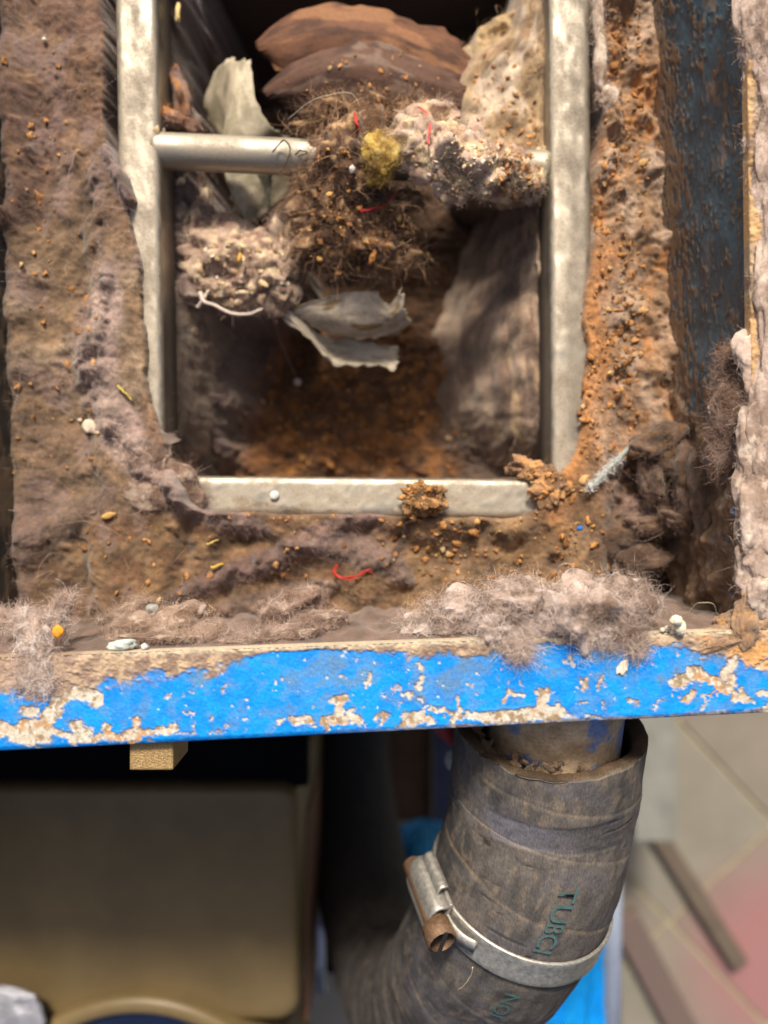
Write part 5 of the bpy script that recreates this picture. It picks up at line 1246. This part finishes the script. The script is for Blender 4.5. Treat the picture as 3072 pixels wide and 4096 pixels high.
def drape(name, label, cat, rows, color, seed, amp, mat=None, freq=4.0, th=1.0, kind=None):
    C = np.array([[wmm(*q) for q in r] for r in rows])
    G = catmull(C, 60); G = np.swapaxes(catmull(np.swapaxes(G, 0, 1), 60), 0, 1)
    a = np.linspace(0, 1, 60)[None, :] + 0 * np.linspace(0, 1, 60)[:, None]; b = np.linspace(0, 1, 60)[:, None] + 0 * a
    G[..., 2] += amp * ridged(a * freq + 0.8 * b + seed, b * 1.2, 3, seed)
    o = grid_obj(name, G * .001, mat, None)
    m = o.modifiers.new('thickness', 'SOLIDIFY'); m.thickness = th * .001
    return tag(o, label, cat, None, kind)
blueP = flat_mat('bright_blue_plastic', (0.006, 0.36, 0.92), 0.45, 0.4, 0, 60, (0.85, 1.15), 0.2, 0.002)
tealP = flat_mat('teal_plastic', (0.01, 0.16, 0.33), 0.45, 0.4, 0, 60, (0.8, 1.2), 0.2, 0.002)
drape('blue_tarpaulin', 'bright blue plastic tarpaulin hanging right of the hose bend', 'tarpaulin',
      [[(2060, 3640, -300), (2260, 3620, -300), (2425, 3600, -310)], [(2040, 3850, -300), (2250, 3850, -296), (2418, 3850, -305)], [(2000, 4180, -300), (2240, 4180, -300), (2412, 4180, -310)]], None, 5, 9, blueP, 5)
drape('teal_bag', 'teal plastic bag in the gap between the two legs of the hose', 'bag',
      [[(1540, 3300, -470), (1650, 3285, -460), (1800, 3290, -470)], [(1560, 3400, -465), (1660, 3390, -452), (1800, 3390, -460)], [(1580, 3440, -470), (1680, 3500, -460), (1800, 3520, -470)]], None, 8, 14, tealP, 3)
lump('white_pad', 'greyish white pad peeking out above the clamp', 'pad', wmm(1700, 3520, -430), (20, 14, 8), srgb(196, 196, 204), 311, 0.15, sub=4)
tube_obj('pale_post', np.array([wmm(2446, 3500, -380), wmm(2443, 3800, -380), wmm(2440, 4300, -380)]) * .001, 0.0085, flat_mat('pale_blue_plastic', tuple(srgb(150, 162, 184)), 0.5), None, 20); tag(bpy.data.objects['pale_post'], 'pale bluish plastic post beside the tarpaulin', 'post')

# tiled floor far below, its tiles laid on a pale bed of grout
ZT = -700.0
grout = flat_mat('pale_grout', tuple(srgb(150, 142, 120)), 0.9, 0.1, 0, 60)
floor = plate('tiled_floor', -2400, 1900, 4200, 5600, ZT - 4, 20, grout, None, None, 'structure')
tileM = []
for k, cc in enumerate(((120, 122, 112), (124, 120, 109), (121, 114, 104), (114, 114, 104))):
    m_ = flat_mat('glazed_tile', tuple(srgb(*cc)), 0.4, 0.4, 0, 12, (0.85, 1.12), 0.03)
    nt = m_.node_tree; b_ = nt.nodes['Principled BSDF']; src = b_.inputs['Base Color'].links[0].from_socket      # pink patch blended into the tiles, fading outwards
    g_ = nt.nodes.new('ShaderNodeNewGeometry'); di = nt.nodes.new('ShaderNodeVectorMath'); di.operation = 'DISTANCE'; di.inputs[1].default_value = (0.50, -0.56, -0.70)
    mr = nt.nodes.new('ShaderNodeMapRange'); mr.interpolation_type = 'SMOOTHSTEP'; mr.inputs['From Min'].default_value = 0.05; mr.inputs['From Max'].default_value = 0.18; mr.inputs['To Min'].default_value = 0.8; mr.inputs['To Max'].default_value = 0.0
    pk = nt.nodes.new('ShaderNodeRGB'); pk.outputs[0].default_value = (*srgb(146, 100, 102), 1); mm = nt.nodes.new('ShaderNodeMix'); mm.data_type = 'RGBA'
    nt.links.new(g_.outputs['Position'], di.inputs[0]); nt.links.new(di.outputs['Value'], mr.inputs['Value']); nt.links.new(mr.outputs[0], mm.inputs[0]); nt.links.new(src, mm.inputs[6]); nt.links.new(pk.outputs[0], mm.inputs[7]); nt.links.new(mm.outputs[2], b_.inputs['Base Color'])
    tileM.append(m_)
ang = math.radians(-47); ca, sa = math.cos(ang), math.sin(ang); ts_ = 178.0; g0 = wmm(2710, 2880, ZT)
hw = (ts_ - 6.0) / 2
Vt, Ft = box_arrays((-hw * .001, -hw * .001, -0.004), (hw * .001, hw * .001, 0.0))
tme = [make_mesh('tile', Vt, Ft, m_, None, False) for m_ in tileM]
r_ = np.random.default_rng(3)
for i in range(-9, 8):
    for j in range(-7, 4):
        cx = g0[0] + ca * (i + .5) * ts_ - sa * (j - .5) * ts_; cy = g0[1] + sa * (i + .5) * ts_ + ca * (j - .5) * ts_
        if -560 < cx < 720 and -820 < cy < -90:
            t = link('tile', tme[r_.integers(4)], floor); t.location = (cx * .001, cy * .001, ZT * .001 + r_.normal() * .0003); t.rotation_euler = (0, 0, ang)
woodM = flat_mat('brown_batten', tuple(srgb(90, 80, 70)), 0.7, 0.3, 0, 40, (0.85, 1.15), 0.1)
def batten(label, p, q, w, mat, z=-692, h=14):
    a, b = wmm(*p, z), wmm(*q, z); d = (b - a); d /= np.linalg.norm(d); s = np.array([-d[1], d[0], 0]) * w / 2
    up = np.array([0, 0, h / 2.0])
    V = np.array([a - s - up, b - s - up, b + s - up, a + s - up, a - s + up, b - s + up, b + s + up, a + s + up])
    o = link('batten', make_mesh('batten', V * .001, box_arrays((0, 0, 0), (1, 1, 1))[1], mat, None, False)); bevel(o, .003)
    return tag(o, label, 'batten', 'battens lying on the tiles')
batten('brown batten crossing the tiles beside the hose mouth', (2530, 3180), (2960, 3860), 22, woodM)
batten('broad brown batten at the lower edge beside the pale post', (2490, 3660), (2790, 4230), 36, flat_mat('dark_batten', tuple(srgb(96, 82, 78)), 0.7), -690)
plate('grey_board', 2540, 2780, 2708, 3370, -560, 10, flat_mat('grey_board', tuple(srgb(120, 121, 116)), 0.6, 0.3, 0, 30), 'light grey board standing on the tiles right of the hose mouth', 'board')
